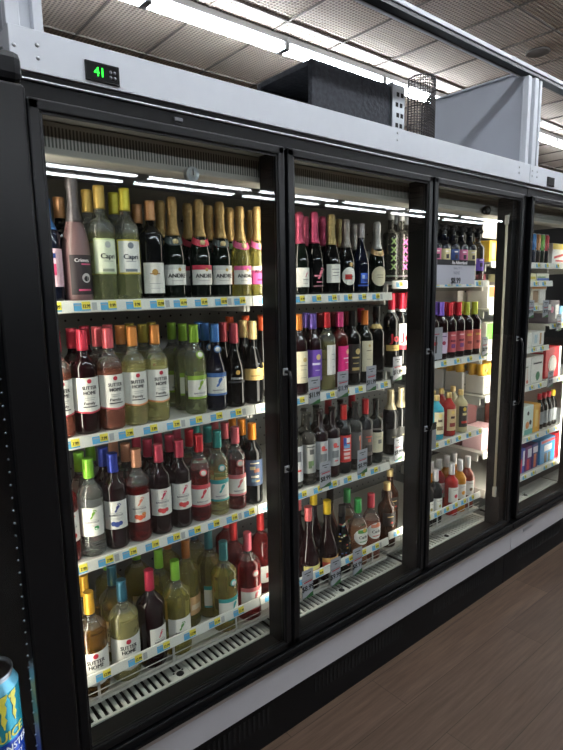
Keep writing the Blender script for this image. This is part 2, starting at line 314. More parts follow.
kind('slim_red','slim dark bottle, grey label, red swirl','slim',.291,.0325,'red_black',None,label=dict(z0=.05,z1=.165,ha=58,c=(186,188,190),pr=[D((200,80,76),.009,-4,.088),B((196,70,66),.026,.007,6,.076),B((120,124,128),.03,.03,0,.034),B((200,90,90),.016,.006,4,.018)]))
kind('flag','dark bottle with red cap, flag label','slim',.290,.0325,'black',((220,52,48),.78),label=dict(z0=.05,z1=.165,ha=50,c=(214,60,56),pr=[B((70,96,180),.014,.034,-16,.072),B((120,170,210),.03,.018,0,.060),B((236,232,230),.032,.006,0,.050),B((236,200,196),.030,.012,0,.030),B((236,200,196),.028,.010,0,.014),B((240,230,230),.02,.02,10,.084)]))
kind('slim_text','slim dark bottle with vertical red lettering','slim',.292,.0325,'smoke',None,label=dict(z0=.05,z1=.165,ha=55,c=(96,94,92),pr=[B((214,110,84),.006,.075,16,.02),B((230,150,120),.010,.02,12,.08)]))
kind('redcap_dark','black bottle with red cap, dark label','slim',.294,.0325,'black',((212,54,60),.78),label=dict(z0=.05,z1=.165,ha=55,c=(110,100,94),pr=[B((206,90,70),.03,.006,0,.08),B((196,100,80),.016,.014,4,.06),B((70,66,64),.034,.03,0,.016)]))
kind('cream_dark','green-black bottle with slanted cream label','slim',.286,.0325,'green_black',None,label=dict(z0=.05,z1=.14,ha=60,c=CR,pr=[B((120,120,110),.018,.018,12,.04),B((150,145,130),.03,.0016,0,.07)]),collar=((120,116,110),.53,.56))
kind('cream_neck','dark bottle with cream paper neck','bord',.296,.035,'black',((176,164,134),.70),label=dict(z0=.05,z1=.12,ha=55,c=(52,52,50),pr=[B((150,140,110),.02,.006,0,.03)]))
kind('sangria_pink','big sloped wine bottle with pink cap','sang',.345,.0455,'red_black',((226,112,112),.83),label=dict(z0=.055,z1=.090,ha=70,c=(220,110,104),trim=(214,206,130),tw='vee2',pr=[B((240,200,190),.04,.006,0,.014)]))
kind('sangria_yellow','big sloped wine bottle with yellow cap','sang',.343,.0455,'red_black',((240,206,50),.83),label=dict(z0=.055,z1=.090,ha=70,c=(230,104,92),trim=(232,180,110),tw='vee2',pr=[B((240,200,190),.04,.006,0,.014)]))
kind('sangria_dark','big sloped wine bottle with black cap','sang',.330,.0455,'red_black',((40,34,32),.83),label=dict(z0=.055,z1=.090,ha=60,c=(180,60,60),pr=[B((240,200,190),.04,.006,0,.014)]))
kind('pattern','black bottle speckled with coloured flecks','burg',.296,.040,'black',((20,18,18),.84),flecks=True)
kind('table_green','rounded rose bottle with green cap','tabl',.300,.0425,'peach',((70,176,92),.79),fill=.62,label=dict(z0=.10,z1=.175,ha=58,c=W,oval=True,trim=(90,150,70),tw='arch',pr=[T('Carlo',.02,0,.028,(60,60,60)),B((70,140,80),.04,.004,0,.012),D((226,180,80),.009,6,.066)]))
kind('table_red','rounded rose bottle with red cap','tabl',.300,.0425,'rose',((214,72,88),.79),fill=.62,label=dict(z0=.10,z1=.175,ha=58,c=W,oval=True,trim=(226,140,110),tw='arch',pr=[T('Carlo',.02,0,.028,(60,60,60)),B((206,90,80),.04,.004,0,.012),D((226,130,90),.010,8,.066)]))
kind('whiskey','dark whiskey-shaped bottle with gold cap','tabl',.305,.0425,'whiskey',((196,174,120),.88),label=dict(z0=.11,z1=.17,ha=50,c=(40,34,30),pr=[B((210,180,120),.03,.004,0,.04),B((200,60,50),.012,.008,8,.01)]))
# right door
for n,c,d in (('fancy_pink',(206,110,150),'dark bottle with pink label, ruffled top'),('fancy_cream',(222,206,160),'dark bottle with cream label, ruffled top'),('fancy_blue',(60,80,140),'dark bottle with blue label, ruffled top'),('fancy_purple',(120,84,186),'clear-shouldered bottle with purple label, ruffled top')):
    kind(n,d,'bord',.255,.035,'navy' if n!='fancy_purple' else 'smoke',((30,30,32),.86),label=dict(z0=.085 if n!='fancy_purple' else .05,z1=.15 if n!='fancy_purple' else .11,ha=44,c=c,pr=[B((60,50,60),.016,.02,4,.02),B((236,226,230),.02,.006,0,.05)]),ruffle=True)
kind('purple_label','dark bottle with violet capsule','bord',.276,.0345,'red_black',((122,92,196),.76),label=dict(z0=.03,z1=.13,ha=60,c=(196,180,206),pr=[D((140,40,70),.010,0,.05),B((90,60,120),.03,.004,0,.08)]))
kind('red_label','dark bottle with scarlet capsule','bord',.272,.0345,'red_black',((216,48,62),.76),label=dict(z0=.03,z1=.13,ha=60,c=(206,92,100),pr=[B((120,40,60),.03,.01,0,.05),B((120,60,120),.026,.02,4,.02),B((240,190,190),.028,.006,0,.08)]))
kind('lime_red','dark bottle with lime capsule','bord',.270,.0345,'red_black',((190,196,70),.76),label=dict(z0=.03,z1=.13,ha=60,c=(214,104,92),pr=[B((230,170,90),.03,.012,0,.07),B((140,60,60),.026,.014,4,.03)]))
kind('jug_blue','squat blue drink bottle with gold cap','jug',.222,.0365,'blue_drink',((214,184,116),.87),label=dict(z0=.03,z1=.14,ha=46,c=(222,212,176),pr=[B((90,80,60),.024,.012,0,.062),D((240,220,140),.010,0,.094),B((120,100,70),.034,.02,0,.02)]))
kind('jug_red','squat red drink bottle with gold cap','jug',.222,.0365,'red_clear',((214,184,116),.87),label=dict(z0=.03,z1=.14,ha=46,c=(222,190,140),pr=[B((60,30,30),.024,.012,0,.062),D((240,210,120),.010,0,.094),B((140,50,40),.034,.02,0,.02)]))
kind('jug_pale','squat pale drink bottle with gold cap','jug',.222,.0365,'cream_drink',((214,184,116),.87),label=dict(z0=.03,z1=.14,ha=46,c=(46,44,40),pr=[B((226,210,150),.024,.012,0,.062),D((226,190,70),.010,0,.094),B((200,60,50),.034,.012,0,.02)]))
kind('white_dark','dark wine bottle with white cap','bord',.280,.0355,'black',((226,224,224),.78),label=dict(z0=.065,z1=.135,ha=62,c=W,pr=[D((170,160,90),.008,4,.03),B((120,110,100),.03,.002,0,.056)]))
kind('white_red','red drink bottle with white cap','bord',.281,.0355,'red_clear',((228,226,226),.78),label=dict(z0=.075,z1=.155,ha=62,c=W,pr=[D((206,60,76),.010,2,.034),B((150,120,120),.03,.002,0,.066)]))
kind('white_orange','orange drink bottle with white cap','bord',.284,.0355,'orange_drink',((228,226,226),.78),label=dict(z0=.075,z1=.155,ha=62,c=W,pr=[D((232,160,60),.011,2,.034),B((150,120,120),.03,.002,0,.066)]))
kind('white_rose','brown-red bottle with white cap','bord',.285,.0355,'rose_drink',((228,226,226),.78),label=dict(z0=.075,z1=.155,ha=62,c=W,pr=[D((110,90,60),.010,2,.034),B((150,120,120),.03,.002,0,.066)]))

SHAPES={'bord':(.635,.775,.0140),'burg':(.40,.78,.0142),'champ':(.40,.80,.0132),'slim':(.66,.76,.0125),'sang':(.32,.74,.0150),'tabl':(.58,.80,.0150),'jug':(.66,.85,.0120)}
def body_r(k, z):
    fs,fn,nr=SHAPES[k['prof']]; t=(z/k['H']-fs)/(fn-fs)
    if t<=0: return k['R']
    if t>=1: return nr
    return nr+(k['R']-nr)*(.5+.5*math.cos(PI*t))**(.82 if k['prof'] in('bord','slim','jug') else 1.15)
def footprint(mb, r, c, s, a, z):
    pts=[(-.10,0),(.06,-.02),(.16,.12),(.14,.30),(.20,.50),(.30,.72),(.22,.92),(.02,.98),(-.16,.86),(-.14,.62),(-.04,.40),(-.14,.18)]
    mb.bent(r,[((x+.45*(y-.5))*s,y*s) for x,y in pts],paint(c),a,z)
    for i,(x,y,q) in enumerate(((.34,.96,.07),(.24,1.08,.07),(.10,1.14,.08),(-.08,1.12,.10))):
        x+=.45*(y-.5); mb.bent(r,[(x*s+q*s*math.cos(t*PI/4),y*s+q*s*math.sin(t*PI/4)) for t in range(8)],paint(c),a,z)
def make_bottle(name):
    k=K[name]; H,R=k['H'],k['R']; fs,fn,nr=SHAPES[k['prof']]
    root=thing('wine_bottle',k['desc'],'bottle')
    g=GL[k['glass']]; top=GL['clear'] if k['fill'] else g
    zs=[0,.004,.010]+[.03]+[H*fs*t for t in (.5,.85,1)]+[H*(fs+(fn-fs)*t) for t in (.12,.25,.4,.55,.7,.85,1)]+[H*.9,H-.004]
    if k['fill']: zs=sorted(zs+[H*k['fill']])
    prof=[(R*.86,0)]; mats=[]
    for z in zs[1:]: prof.append((R*.97 if z<=.004 else body_r(k,z),z))
    mats=[g if (prof[i][1]+prof[i+1][1])/2 < (k['fill'] or 9)*H else top for i in range(len(prof)-1)]
    obj('bottle_body',MB().lathe(prof,g,22,mats=mats),root)
    if k['cap']:
        c,f=k['cap']; m=pm('cap_%d_%d_%d'%c,c,.3,.35); z0=H*f
        pr=[]
        for z in (z0,z0+.004,z0+(H-z0)*.35,z0+(H-z0)*.36+.001,H-.012,H-.011,H-.002): pr.append((max(body_r(k,z),nr)+.0018-(.0006 if abs(z-(H-.0115))<.001 else 0),z))
        pr.append((nr,H)); obj('screw_cap',MB().lathe(pr,m,18),root)
    elif k.get('foil'):
        c=k['foil']; n='foil_%d_%d_%d'%c
        m=_mats.get(n) or noisy(n,c,tuple(int(v*.72) for v in c),120,.38,3,bump=.5,metal=.55)
        fz=H*.62
        pr=[(body_r(k,z)+.0016,z) for z in (fz,fz+.01,fz+.03,fz+.05)]
        pr+=[(.0150,H*.86),(.0172,H*.885),(.0166,H*.93),(.0160,H*.97),(.0110,H)]
        obj('foil',MB().lathe(pr,m,20),root)
        if k.get('band'):
            b=MB(); vs=[];n=20
            for i in range(n):
                a=2*PI*i/n; dz=-.016*math.cos(a)
                for z in (H*.60+dz-.008,H*.60+dz+.012): r=body_r(k,z)+.0026; vs.append((r*math.sin(a),-r*math.cos(a),z))
            b.add(vs,[(2*i,2*((i+1)%n),2*((i+1)%n)+1,2*i+1) for i in range(n)],paint(k['band'],.45))
            r=body_r(k,H*.60-.012)+.002
            b.lathe([(.0001,-.002),(.009,-.002),(.009,.002),(.0001,.0025)],paint((206,186,140),.4,.3),14,c=(0,-r,H*.60-.012),axis='y')
            obj('neck_band',b,root)
    else:
        obj('bottle_lip',MB().lathe([(nr,H-.012),(nr+.0022,H-.010),(nr+.0022,H-.002),(nr,H)],g,16),root)
    if k.get('collar'):
        c,a,b2=k['collar']; obj('collar',MB().lathe([(body_r(k,H*(a+(b2-a)*t/3))+.0009,H*(a+(b2-a)*t/3)) for t in range(4)],paint(c),18),root)
    if k.get('medal'):
        c,z=k['medal']; r=body_r(k,z); sl=math.atan2(body_r(k,z-.006)-body_r(k,z+.006),.012)
        b=MB(); b.lathe([(.0001,-.003),(.0115,-.003),(.0125,0),(.0125,.0015),(.0001,.0015)],paint(c,.45),18,axis='y')
        b.lathe([(.0075,-.0034),(.0085,-.0036),(.0085,-.0028)],paint(W),16,axis='y')
        M=Matrix.Translation((.006,-r+.0006,z))@Matrix.Rotation(-sl,4,'X')
        b.v=[tuple(M@Vector(p)) for p in b.v]; obj('medallion',b,root)
    if k.get('ruffle'):
        b=MB(); 
        for i in range(9):
            a=2*PI*i/9; 
            b.lathe([(.0001,-.012),(.010,-.006),(.012,.004),(.006,.012),(.0001,.013)],paint((38,38,42),.8),8,c=(.016*math.cos(a),.016*math.sin(a),H-.006+.006*math.sin(3*a)))
        obj('ruffled_topper',b,root)
    if k.get('flecks'):
        b=MB(); rr=random.Random(5)
        for i in range(46):
            z=rr.uniform(.03,.22); a=rr.uniform(-1.4,1.4); r=body_r(k,z)+.0006; s=.004
            sl=(body_r(k,z-s)-body_r(k,z+s))/2
            b.bent(r,[],INK) if False else b.add([((r+d)*math.sin(a+x/r),-(r+d)*math.cos(a+x/r),z+y) for x,y,d in ((-s,-s*.6,sl*.6),(s,-s*.6,sl*.6),(s,s*.6,-sl*.6),(-s,s*.6,-sl*.6))],[(0,1,2,3)],paint(rr.choice(((206,170,60),(180,60,50),(70,150,90),(220,210,180),(80,100,170)))))
        obj('flecked_wrap',b,root)
    L=k.get('label')
    if L:
        ha=math.radians(L['ha']); h=L['z1']-L['z0']; b=MB(); m=paint(L['c'],.55)
        if L.get('oval'):
            n=14; vs=[];r=R+.0008
            for i in range(n+1):
                t=-1+2*i/n; e=h/2*max(.25,math.sqrt(max(0,1-t*t))); zc=(L['z0']+L['z1'])/2
                a=t*ha; vs+= [(r*math.sin(a),-r*math.cos(a),zc-e),(r*math.sin(a),-r*math.cos(a),zc+e)]
            b.add(vs,[(2*i,2*i+2,2*i+3,2*i+1) for i in range(n)],m)
        else: b.wrap(R,L['z0'],L['z1'],-ha,ha,m,12)
        tr=L.get('trim'); w=L.get('tw'); r2=R+.0002
        if tr:
            tm=paint(tr,.5)
            if w=='vee': b.wrap(r2,L['z0']-.006,L['z0']+.0015,-ha,ha,tm,10,.0007,.006); b.wrap(r2,L['z0']-.001,L['z0']+.003,-ha,ha,m,10,.0009,.006)
            if w=='vee2': b.wrap(r2,L['z1']-.002,L['z1']+.016,-ha,ha,tm,10,.0007)
            if w in('both','top'): b.wrap(r2,L['z1']-.014,L['z1'],-ha,ha,tm,12,.0008)
            if w in('both','bottom'): b.wrap(r2,L['z0'],L['z0']+(.007 if w=='both' else .02),-ha,ha,tm,12,.0008)
            if w=='frame':
                b.wrap(r2,L['z0'],L['z0']+.004,-ha,ha,tm,12,.0008); b.wrap(r2,L['z1']-.004,L['z1'],-ha,ha,tm,12,.0008)
                b.wrap(r2,L['z0'],L['z1'],-ha,-ha+.1,tm,2,.0008); b.wrap(r2,L['z0'],L['z1'],ha-.1,ha,tm,2,.0008)
            if w=='arch': b.wrap(r2,L['z1']-.022,L['z1']-.006,-ha*.6,ha*.6,tm,8,.0009)
        lab=obj('label',b,root)
        if L.get('pr'):
            p=MB(); r=R+.0017
            for q in L['pr']:
                if q[0]=='t': text_bent(p,q[1],q[2],r,math.radians(q[3]),L['z0']+q[4],paint(q[5]),q[6],bold=q[2]*.035)
                elif q[0]=='d': p.bent(r,[(q[2]*math.cos(i*PI/7),q[2]*math.sin(i*PI/7)) for i in range(14)],paint(q[1]),math.radians(q[3]),L['z0']+q[4])
                elif q[0]=='b':
                    n=4
                    for i in range(n):
                        x0=-q[2]/2+q[2]*i/n; x1=x0+q[2]/n
                        p.bent(r,[(x0,0),(x1,0),(x1,q[3]),(x0,q[3])],paint(q[1]),math.radians(q[4]),L['z0']+q[5])
                elif q[0]=='f': footprint(p,r,q[1],q[2],math.radians(q[3]),L['z0']+q[4])
            obj('label_print',p,lab)
    return root
# ------------------------------------------------------------------ the room
FLOORM = pm('wood_plank_vinyl',(94,77,65),.42)
def floor_nodes():
    nt=FLOORM.node_tree; N=nt.nodes; L=nt.links; bs=N['Principled BSDF']
    tc=N.new('ShaderNodeTexCoord'); br=N.new('ShaderNodeTexBrick')
    br.offset=.37; br.inputs['Scale'].default_value=1; br.inputs['Brick Width'].default_value=1.22; br.inputs['Row Height'].default_value=.18
    br.inputs['Mortar Size'].default_value=.0012; br.inputs['Mortar Smooth'].default_value=.3; br.inputs['Bias'].default_value=0
    br.inputs['Color1'].default_value=(*lin((104,85,72)),1); br.inputs['Color2'].default_value=(*lin((86,69,57)),1); br.inputs['Mortar'].default_value=(*lin((44,35,29)),1)
    mp=N.new('ShaderNodeMapping'); mp.inputs['Scale'].default_value=(1.6,26,1)
    nz=N.new('ShaderNodeTexNoise'); nz.inputs['Scale'].default_value=2.2; nz.inputs['Detail'].default_value=7; nz.inputs['Roughness'].default_value=.65
    rp=N.new('ShaderNodeValToRGB'); rp.color_ramp.elements[0].position=.3; rp.color_ramp.elements[0].color=(.52,.50,.48,1); rp.color_ramp.elements[1].position=.72; rp.color_ramp.elements[1].color=(1.12,1.1,1.08,1)
    mx=N.new('ShaderNodeMix'); mx.data_type='RGBA'; mx.blend_type='MULTIPLY'; mx.inputs[0].default_value=1
    L.new(tc.outputs['Object'],br.inputs['Vector']); L.new(tc.outputs['Object'],mp.inputs[0]); L.new(mp.outputs[0],nz.inputs['Vector'])
    L.new(nz.outputs[0],rp.inputs[0]); L.new(br.outputs[0],mx.inputs[6]); L.new(rp.outputs[0],mx.inputs[7]); L.new(mx.outputs[2],bs.inputs['Base Color'])
floor_nodes()
CEILM = pm('perforated_ceiling_tile',(160,152,144),.8)
def ceil_nodes():
    nt=CEILM.node_tree; N=nt.nodes; L=nt.links; bs=N['Principled BSDF']
    tc=N.new('ShaderNodeTexCoord'); sp=N.new('ShaderNodeSeparateXYZ'); L.new(tc.outputs['Object'],sp.inputs[0])
    def sn(o):
        m=N.new('ShaderNodeMath'); m.operation='MULTIPLY'; m.inputs[1].default_value=2*PI/.0305; L.new(o,m.inputs[0])
        s=N.new('ShaderNodeMath'); s.operation='SINE'; L.new(m.outputs[0],s.inputs[0]); return s.outputs[0]
    mu=N.new('ShaderNodeMath'); mu.operation='ADD'; L.new(sn(sp.outputs[0]),mu.inputs[0]); L.new(sn(sp.outputs[1]),mu.inputs[1])
    rp=N.new('ShaderNodeValToRGB'); rp.color_ramp.elements[0].position=.0; rp.color_ramp.elements[0].color=(*lin((226,213,199)),1)
    rp.color_ramp.elements[1].position=.9; rp.color_ramp.elements[1].color=(*lin((160,149,138)),1)
    L.new(mu.outputs[0],rp.inputs[0]); L.new(rp.outputs[0],bs.inputs['Base Color'])
    bp=N.new('ShaderNodeBump'); bp.inputs['Strength'].default_value=.6; bp.inputs['Distance'].default_value=.006; bp.invert=True
    L.new(mu.outputs[0],bp.inputs['Height']); L.new(bp.outputs[0],bs.inputs['Normal'])
ceil_nodes()
WALLM = noisy('store_wall',(58,56,54),(48,47,46),1.5,.7)
RX0,RX1,RY0,RY1,CH=-7.,17.,-12.5,5.5,3.70
struct('floor',MB().box(RX0,RX1,RY0,RY1,-.1,0,FLOORM))
struct('ceiling',MB().box(RX0,RX1,RY0,RY1,CH,CH+.1,CEILM))
struct('wall_back',MB().box(RX0,RX1,RY1,RY1+.1,0,CH,WALLM))
struct('wall_front',MB().box(RX0,RX1,RY0-.1,RY0,0,CH,WALLM))
struct('wall_left',MB().box(RX0-.1,RX0,RY0,RY1,0,CH,WALLM))
struct('wall_right',MB().box(RX1,RX1+.1,RY0,RY1,0,CH,WALLM))
GRID=pm('ceiling_grid',(118,111,104),.5)
g=MB(); x=2.035-.6096*14
while x<RX1-.1:
    if x>RX0+.1: g.box(x-.006,x+.006,RY0+.01,RY1-.01,CH-.012,CH-.0005,GRID)
    x+=.6096
y=.91-1.2192*10
while y<RY1-.1:
    if y>RY0+.1: g.box(RX0+.01,RX1-.01,y-.006,y+.006,CH-.013,CH-.0005,GRID)
    y+=1.2192
struct('trim_1',g)

# strip lights hung under the ceiling
def strip_light(x,y,ln,label,group):
    t=thing('strip_light',label,'ceiling light',(x,y,3.6),0,group)
    b=MB().box(-ln/2,ln/2,-.058,.058,.035,.085,FIXTURE,.006)
    b.box(-ln/2,ln/2,.058,.105,.030,.036,FIXTURE)
    obj('housing',b,t)
    for e in (-1,1): obj('hanger',MB().tube([(e*ln*.3,0,.085),(e*ln*.3,0,.099)],.01,STEEL),t)
    for s in (-1,1):
        obj('fluorescent_tube',MB().lathe([(.016,-ln/2+.03),(.016,ln/2-.03)],LAMP,10,axis='x',c=(0,s*.042,0)),t)
    for e in (-1,1):
        obj('lamp_holder',MB().box(e*(ln/2-.015)-.012,e*(ln/2-.015)+.012,-.06,.06,-.02,.035,STEEL,.003),t)
    return t
strip_proto=None
def place_strip(x,y,ln,label,group):
    return strip_light(x,y,ln,label,group)
for i in range(-1,8):
    X=1.55+1.235*i+.6175
    if i<0: lab='lit strip light nearest the left post, behind the cooler header'
    elif i==0: lab='bright strip light above the temperature display'
    elif i==1: lab='bright strip light just left of the black foam box'
    elif i==2: lab='strip light partly hidden behind the black foam box'
    elif i==3: lab='strip light seen through the wire mesh guard'
    elif i==4: lab='strip light hidden beyond the grey side panel'
    elif i==5: lab='lit strip light right of the tall white post'
    else: lab='distant strip light at the right edge, '+('nearer of two' if i==6 else 'farther of two')
    place_strip(X,2.37,1.235,lab,'strip lights behind the cooler')
for i in range(-2,7):
  for yy in (-7.75,-8.36):  # one row is added, to double the bright line mirrored in the panes
    place_strip(2.9+2.44*(i-1)-.02+(0),yy,2.28,'strip light of the far row, doubled by an added row, mirrored in the glass','far strip lights mirrored in the glass')
for i in range(-1,4):
    place_strip(.8+2.44*i,-1.15,2.4,'strip light over the aisle in front of the cooler','strip lights over the aisle')

# round speaker in the ceiling
sx,sy=4.79,1.2
t=thing('ceiling_speaker','round white grille set in the ceiling tile right of the rail','speaker',(sx,sy,CH-.014))
obj('rim',MB().lathe([(.085,0),(.094,-.003),(.104,.004),(.104,.0135),(.085,.0135)],pm('speaker_rim',(120,116,112),.5),28),t)
obj('speaker_grille',MB().lathe([(.0001,.004),(.085,.004),(.085,.0135)],pm('speaker_mesh',(176,168,160),.7),24),t)

# ------------------------------------------------------------------ the coolers
ZT,ZB,ZH1,ZH0,ZL,ZK=2.0725,.369,2.127,2.217,.334,.204
P=.78
def cooler(x0,x1,doors,label,temp):
    c=thing('display_cooler',label,'cooler',(x0,0,0),0,'glass-door drinks coolers')
    def bx(*a,**k): return MB().box(*a,**k)
    w=x1-x0
    # header
    h=MB().box(0,w,-.004,.05,ZH1,ZH0,WHITE_PAINT,.002); h.box(0,w,.05,.85,ZH0-.03,ZH0-.001,WHITE_PAINT)
    hd=obj('header_panel',h,c)
    rv=MB()
    spots=[(.059,2.185),(.059,2.158),(.004+.006,2.174)] if x0<1 else []
    if x0<1: spots+=[(2.245,2.19),(2.245,2.165),(1.33,2.20),(1.33,2.175)]
    else: spots+=[(.02,2.19),(.02,2.165),(.07,2.19),(.07,2.165)]
    for X,Z in spots: rv.lathe([(.0048,0),(.0040,-.0022),(.0001,-.0034)],CHROME,10,axis='y',c=(X,-.004,Z))
    obj('rivet',rv,hd)
    dx=(.164 if x0<1 else 2.527-x0); dw=.085 if x0<1 else .077
    d=obj('temperature_display',MB().box(dx,dx+dw,-.009,-.003,2.135,2.18,DISPLAY,.002).box(dx+.004,dx+dw-.004,-.0095,-.0085,2.140,2.175,BLACK_GLOSS),c)
    if temp:
        m=MB(); text_flat(m,temp,.029,dx+.034,-.0100,2.148,DIGIT,.95,bold=.0002)
        for q in (0,1):
            for r_ in (0,1): m.lathe([(.004,0),(.0001,-.001)],SIGN_GREY,10,axis='y',c=(dx+.062+.010*q,-.0095,2.151+.012*r_))
        obj('display_digits',m,d)
    # channel and trims
    obj('top_channel',bx(0,w,.004,.05,ZT-.004,ZH1,BLACK_GLOSS),c)
    obj('chrome_strip',MB().tube([(0,-.001,ZH1-.017),(w,-.001,ZH1-.017)],.004,CHROME,6),c)
    obj('bottom_channel',MB().box(0,w,-.012,.05,ZL,ZB-.006,BLACK_FRAME,.004).box(0,w,-.02,-.012,ZL-.003,ZL+.006,BLACK_FRAME),c)
    b=MB(); b.add([(0,-.016,ZL-.004),(w,-.016,ZL-.004),(w,-.003,ZL-.032),(0,-.003,ZL-.032)],[(3,2,1,0)],LIP_BOUNCE)  # lip slanted down, with the floor's bounce light painted in
    b.box(0,w,-.003,.04,ZK,ZL-.004,BASE_PAINT)
    bp=obj('base_panel',b,c)
    if x0>1: obj('rating_plate',MB().box(.135,.235,-.006,-.003,.272,.290,STEEL,.001),bp)
    k=MB().box(0,w,.03,.06,0.0,ZK,BLACK_KICK)
    kp=obj('kick_plate',k,c)
    for q in range(len(doors)):
        lv=MB(); X=.14+.78*q
        while X<.70+.78*q: lv.box(X,X+.010,.0285,.0305,.085,.150,BLACK_DEEP); X+=.021
        obj('kick_louvre',lv,kp)
    # carcass
    obj('case_floor',bx(0,w,.05,.86,.30,.355,LINER),c)
    obj('front_sill',MB().box(0,w,.022,.104,.345,.369,SILL),c)
    bk=MB().box(0,w,.78,.86,.355,2.05,LINER)
    bo=obj('back_panel',bk,c)
    hm=MB(); 
    for zz in range(0,34):
        for xx in range(0,int(w/.05)):
            X=.03+.05*xx+(.025 if zz%2 else 0); Z=.45+.045*zz
            hm.add([(X+.005*math.cos(q*PI/3),.7795,Z+.005*math.sin(q*PI/3)) for q in range(6)],[tuple(range(6))],BLACK_DEEP)
    obj('air_holes',hm,bo)
    obj('case_top',MB().box(0,w,.05,.86,2.06,2.12,LINER),c)
    du=MB().box(0,w,.105,.19,1.978,2.058,SHELF,.004)
    dd=obj('air_duct',du,c)
    hc=MB(); X=.02
    while X<w-.02: hc.box(X,X+.0045,.1045,.106,1.996,2.046,pm('honeycomb_grey',(96,96,93),.6)); X+=.009
    obj('duct_honeycomb',hc,dd)
    for X in ((0,.02),(w-.02,w)) if x0<1 else ((w-.02,w),):
        if X[0]==0: obj('side_wall',MB().box(X[0],X[1],.05,.86,.204,2.12,BLACK_FRAME),c)
    # doors
    for i,(a,e,hs) in enumerate(doors):
        a-=x0; e-=x0
        f=MB(); bw=.0266
        def bar(xa,xb,za,zb): f.box(xa,xb,-.006,.020,za,zb,BLACK_FRAME,.0045)
        bar(a,e,ZT-bw,ZT); bar(a,e,ZB,ZB+bw); bar(a,a+bw,ZB,ZT); bar(e-bw,e,ZB,ZT)
        dr=obj('glass_door',f,c)
        obj('glass_pane',MB().box(a+bw-.004,e-bw+.004,.0035,.0095,ZB+bw-.004,ZT-bw+.004,PANE),dr)
        gk=MB()
        for (xa,xb,za,zb) in ((a+bw-.001,e-bw+.001,ZT-bw-.005,ZT-bw+.001),(a+bw-.001,e-bw+.001,ZB+bw-.001,ZB+bw+.005),(a+bw-.001,a+bw+.005,ZB+bw,ZT-bw),(e-bw-.005,e-bw+.001,ZB+bw,ZT-bw)): gk.box(xa,xb,-.001,.003,za,zb,GASKET)
        obj('pane_gasket',gk,dr)
        hx=e-.012 if hs>0 else a+.012
        hb=MB().tube([(hx,-.004,1.035),(hx,-.026,1.035),(hx,-.034,1.06),(hx,-.036,1.20),(hx,-.034,1.345),(hx,-.026,1.368),(hx,-.004,1.368)],.0065,BLACK_FRAME,8)
        obj('door_handle',hb,dr)
        for z in (1.035,1.368): obj('handle_bracket',MB().box(hx-.010,hx+.010,-.010,-.005,z-.012,z+.012,STEEL,.002),dr)
        if i==0 and x0<1: obj('hinge_catch',MB().box(.40,.425,-.003,.004,ZT+.012,ZT+.022,pm('catch_grey',(96,98,102),.5),.002),dr)
    # mullions with led strips on their backs
    xs=[]
    for i,(a,e,hs) in enumerate(doors): xs.append((a-x0,e-x0))
    mu=[]
    for i in range(len(xs)-1): mu.append(((xs[i][1]-.020),(xs[i+1][0]+.020)))
    if x0<1: mu=[(xs[0][0]-.02,xs[0][0]+.026)]+mu+[(xs[-1][1]-.066,w-.001)]
    else: mu=[(.001,xs[0][0]+.028)]+mu+[(xs[-1][1]-.03,w)]
    for (a,e) in mu:
        m=obj('mullion',MB().box(a,e,.021,.100,ZB,ZT,MULLION,.003),c)
        xm=(a+e)/2; hw=min(.016,(e-a)/2-.002)
        b=MB(); z0,z1=.50,1.95
        pl=[(-hw,.1005),(-hw,.104),(hw-.007,.121),(hw,.104),(hw,.1005)]
        vs=[(xm+p[0],p[1],z) for z in (z0,z1) for p in pl]
        b.add(vs,[(1,2,7,6)],LED_SOFT); b.add(vs,[(2,3,8,7)],LED); b.add(vs,[(0,1,6,5),(3,4,9,8),(0,5,9,4)],LEDBODY); b.add(vs,[(4,3,2,1,0),(5,6,7,8,9)],LEDBODY)
        obj('led_strip',b,m)
        if x0<1 and e>w-.01:
            obj('door_rod',MB().tube([(a-.006,.045,.545),(a-.006,.045,1.965)],.006,LEDBODY,10).box(a-.014,a,.036,.054,1.93,1.975,pm('rod_bracket',(206,202,190),.4),.002).box(a-.014,a,.036,.054,.53,.585,pm('rod_bracket',(206,202,190),.4),.002),m)
    # floor grilles with a drain, one per door
    for i,(a,e,hs) in enumerate(doors):
        a-=x0; e-=x0; a+=.008; e-=.008
        gr=MB().box(a,e,.106,.116,.366,.3725,GRILLE).box(a,e,.196,.215,.366,.3725,GRILLE)
        gr.box(a,a+.012,.116,.196,.366,.3725,GRILLE).box(e-.012,e,.116,.196,.366,.3725,GRILLE)
        mid=(a+e)/2; X=a+.012
        while X<e-.014:
            if abs(X+.012-mid)>.028: gr.box(X+.0125,X+.0235,.116,.196,.366,.3725,GRILLE)
            X+=.0235
        gr.box(mid-.030,mid+.030,.116,.150,.366,.3725,GRILLE)
        for q in (-.026,-.004,.018): gr.box(mid+q,mid+q+.010,.150,.196,.366,.3725,GRILLE)
        go=obj('floor_grille',gr,c)
        dr=MB().lathe([(.013,.3725),(.013,.3735),(.0001,.3736)],BLACK_DEEP,20,c=(mid,.131,0))
        for q,rr in (((-.018,.012),.0035),((.016,.014),.0035)): dr.lathe([(rr,.3725),(rr,.3732),(.0001,.3733)],BLACK_DEEP,10,c=(mid+q[0],.131+q[1],0))
        obj('drain',dr,go)
        obj('grille_well',MB().box(a,e,.110,.212,.3555,.3575,BLACK_DEEP),go)
    return c
c1=cooler(-.005,2.345,[(.0217,.774,1),(.786,1.554,1),(1.566,2.311,1)],'nearer black-framed three-door glass wine cooler with temperature display 41','41')
c2=cooler(2.349,3.98,[(2.385,3.155,1),(3.167,3.925,1)],'farther glass-door cooler at the right edge, beyond the joint','')

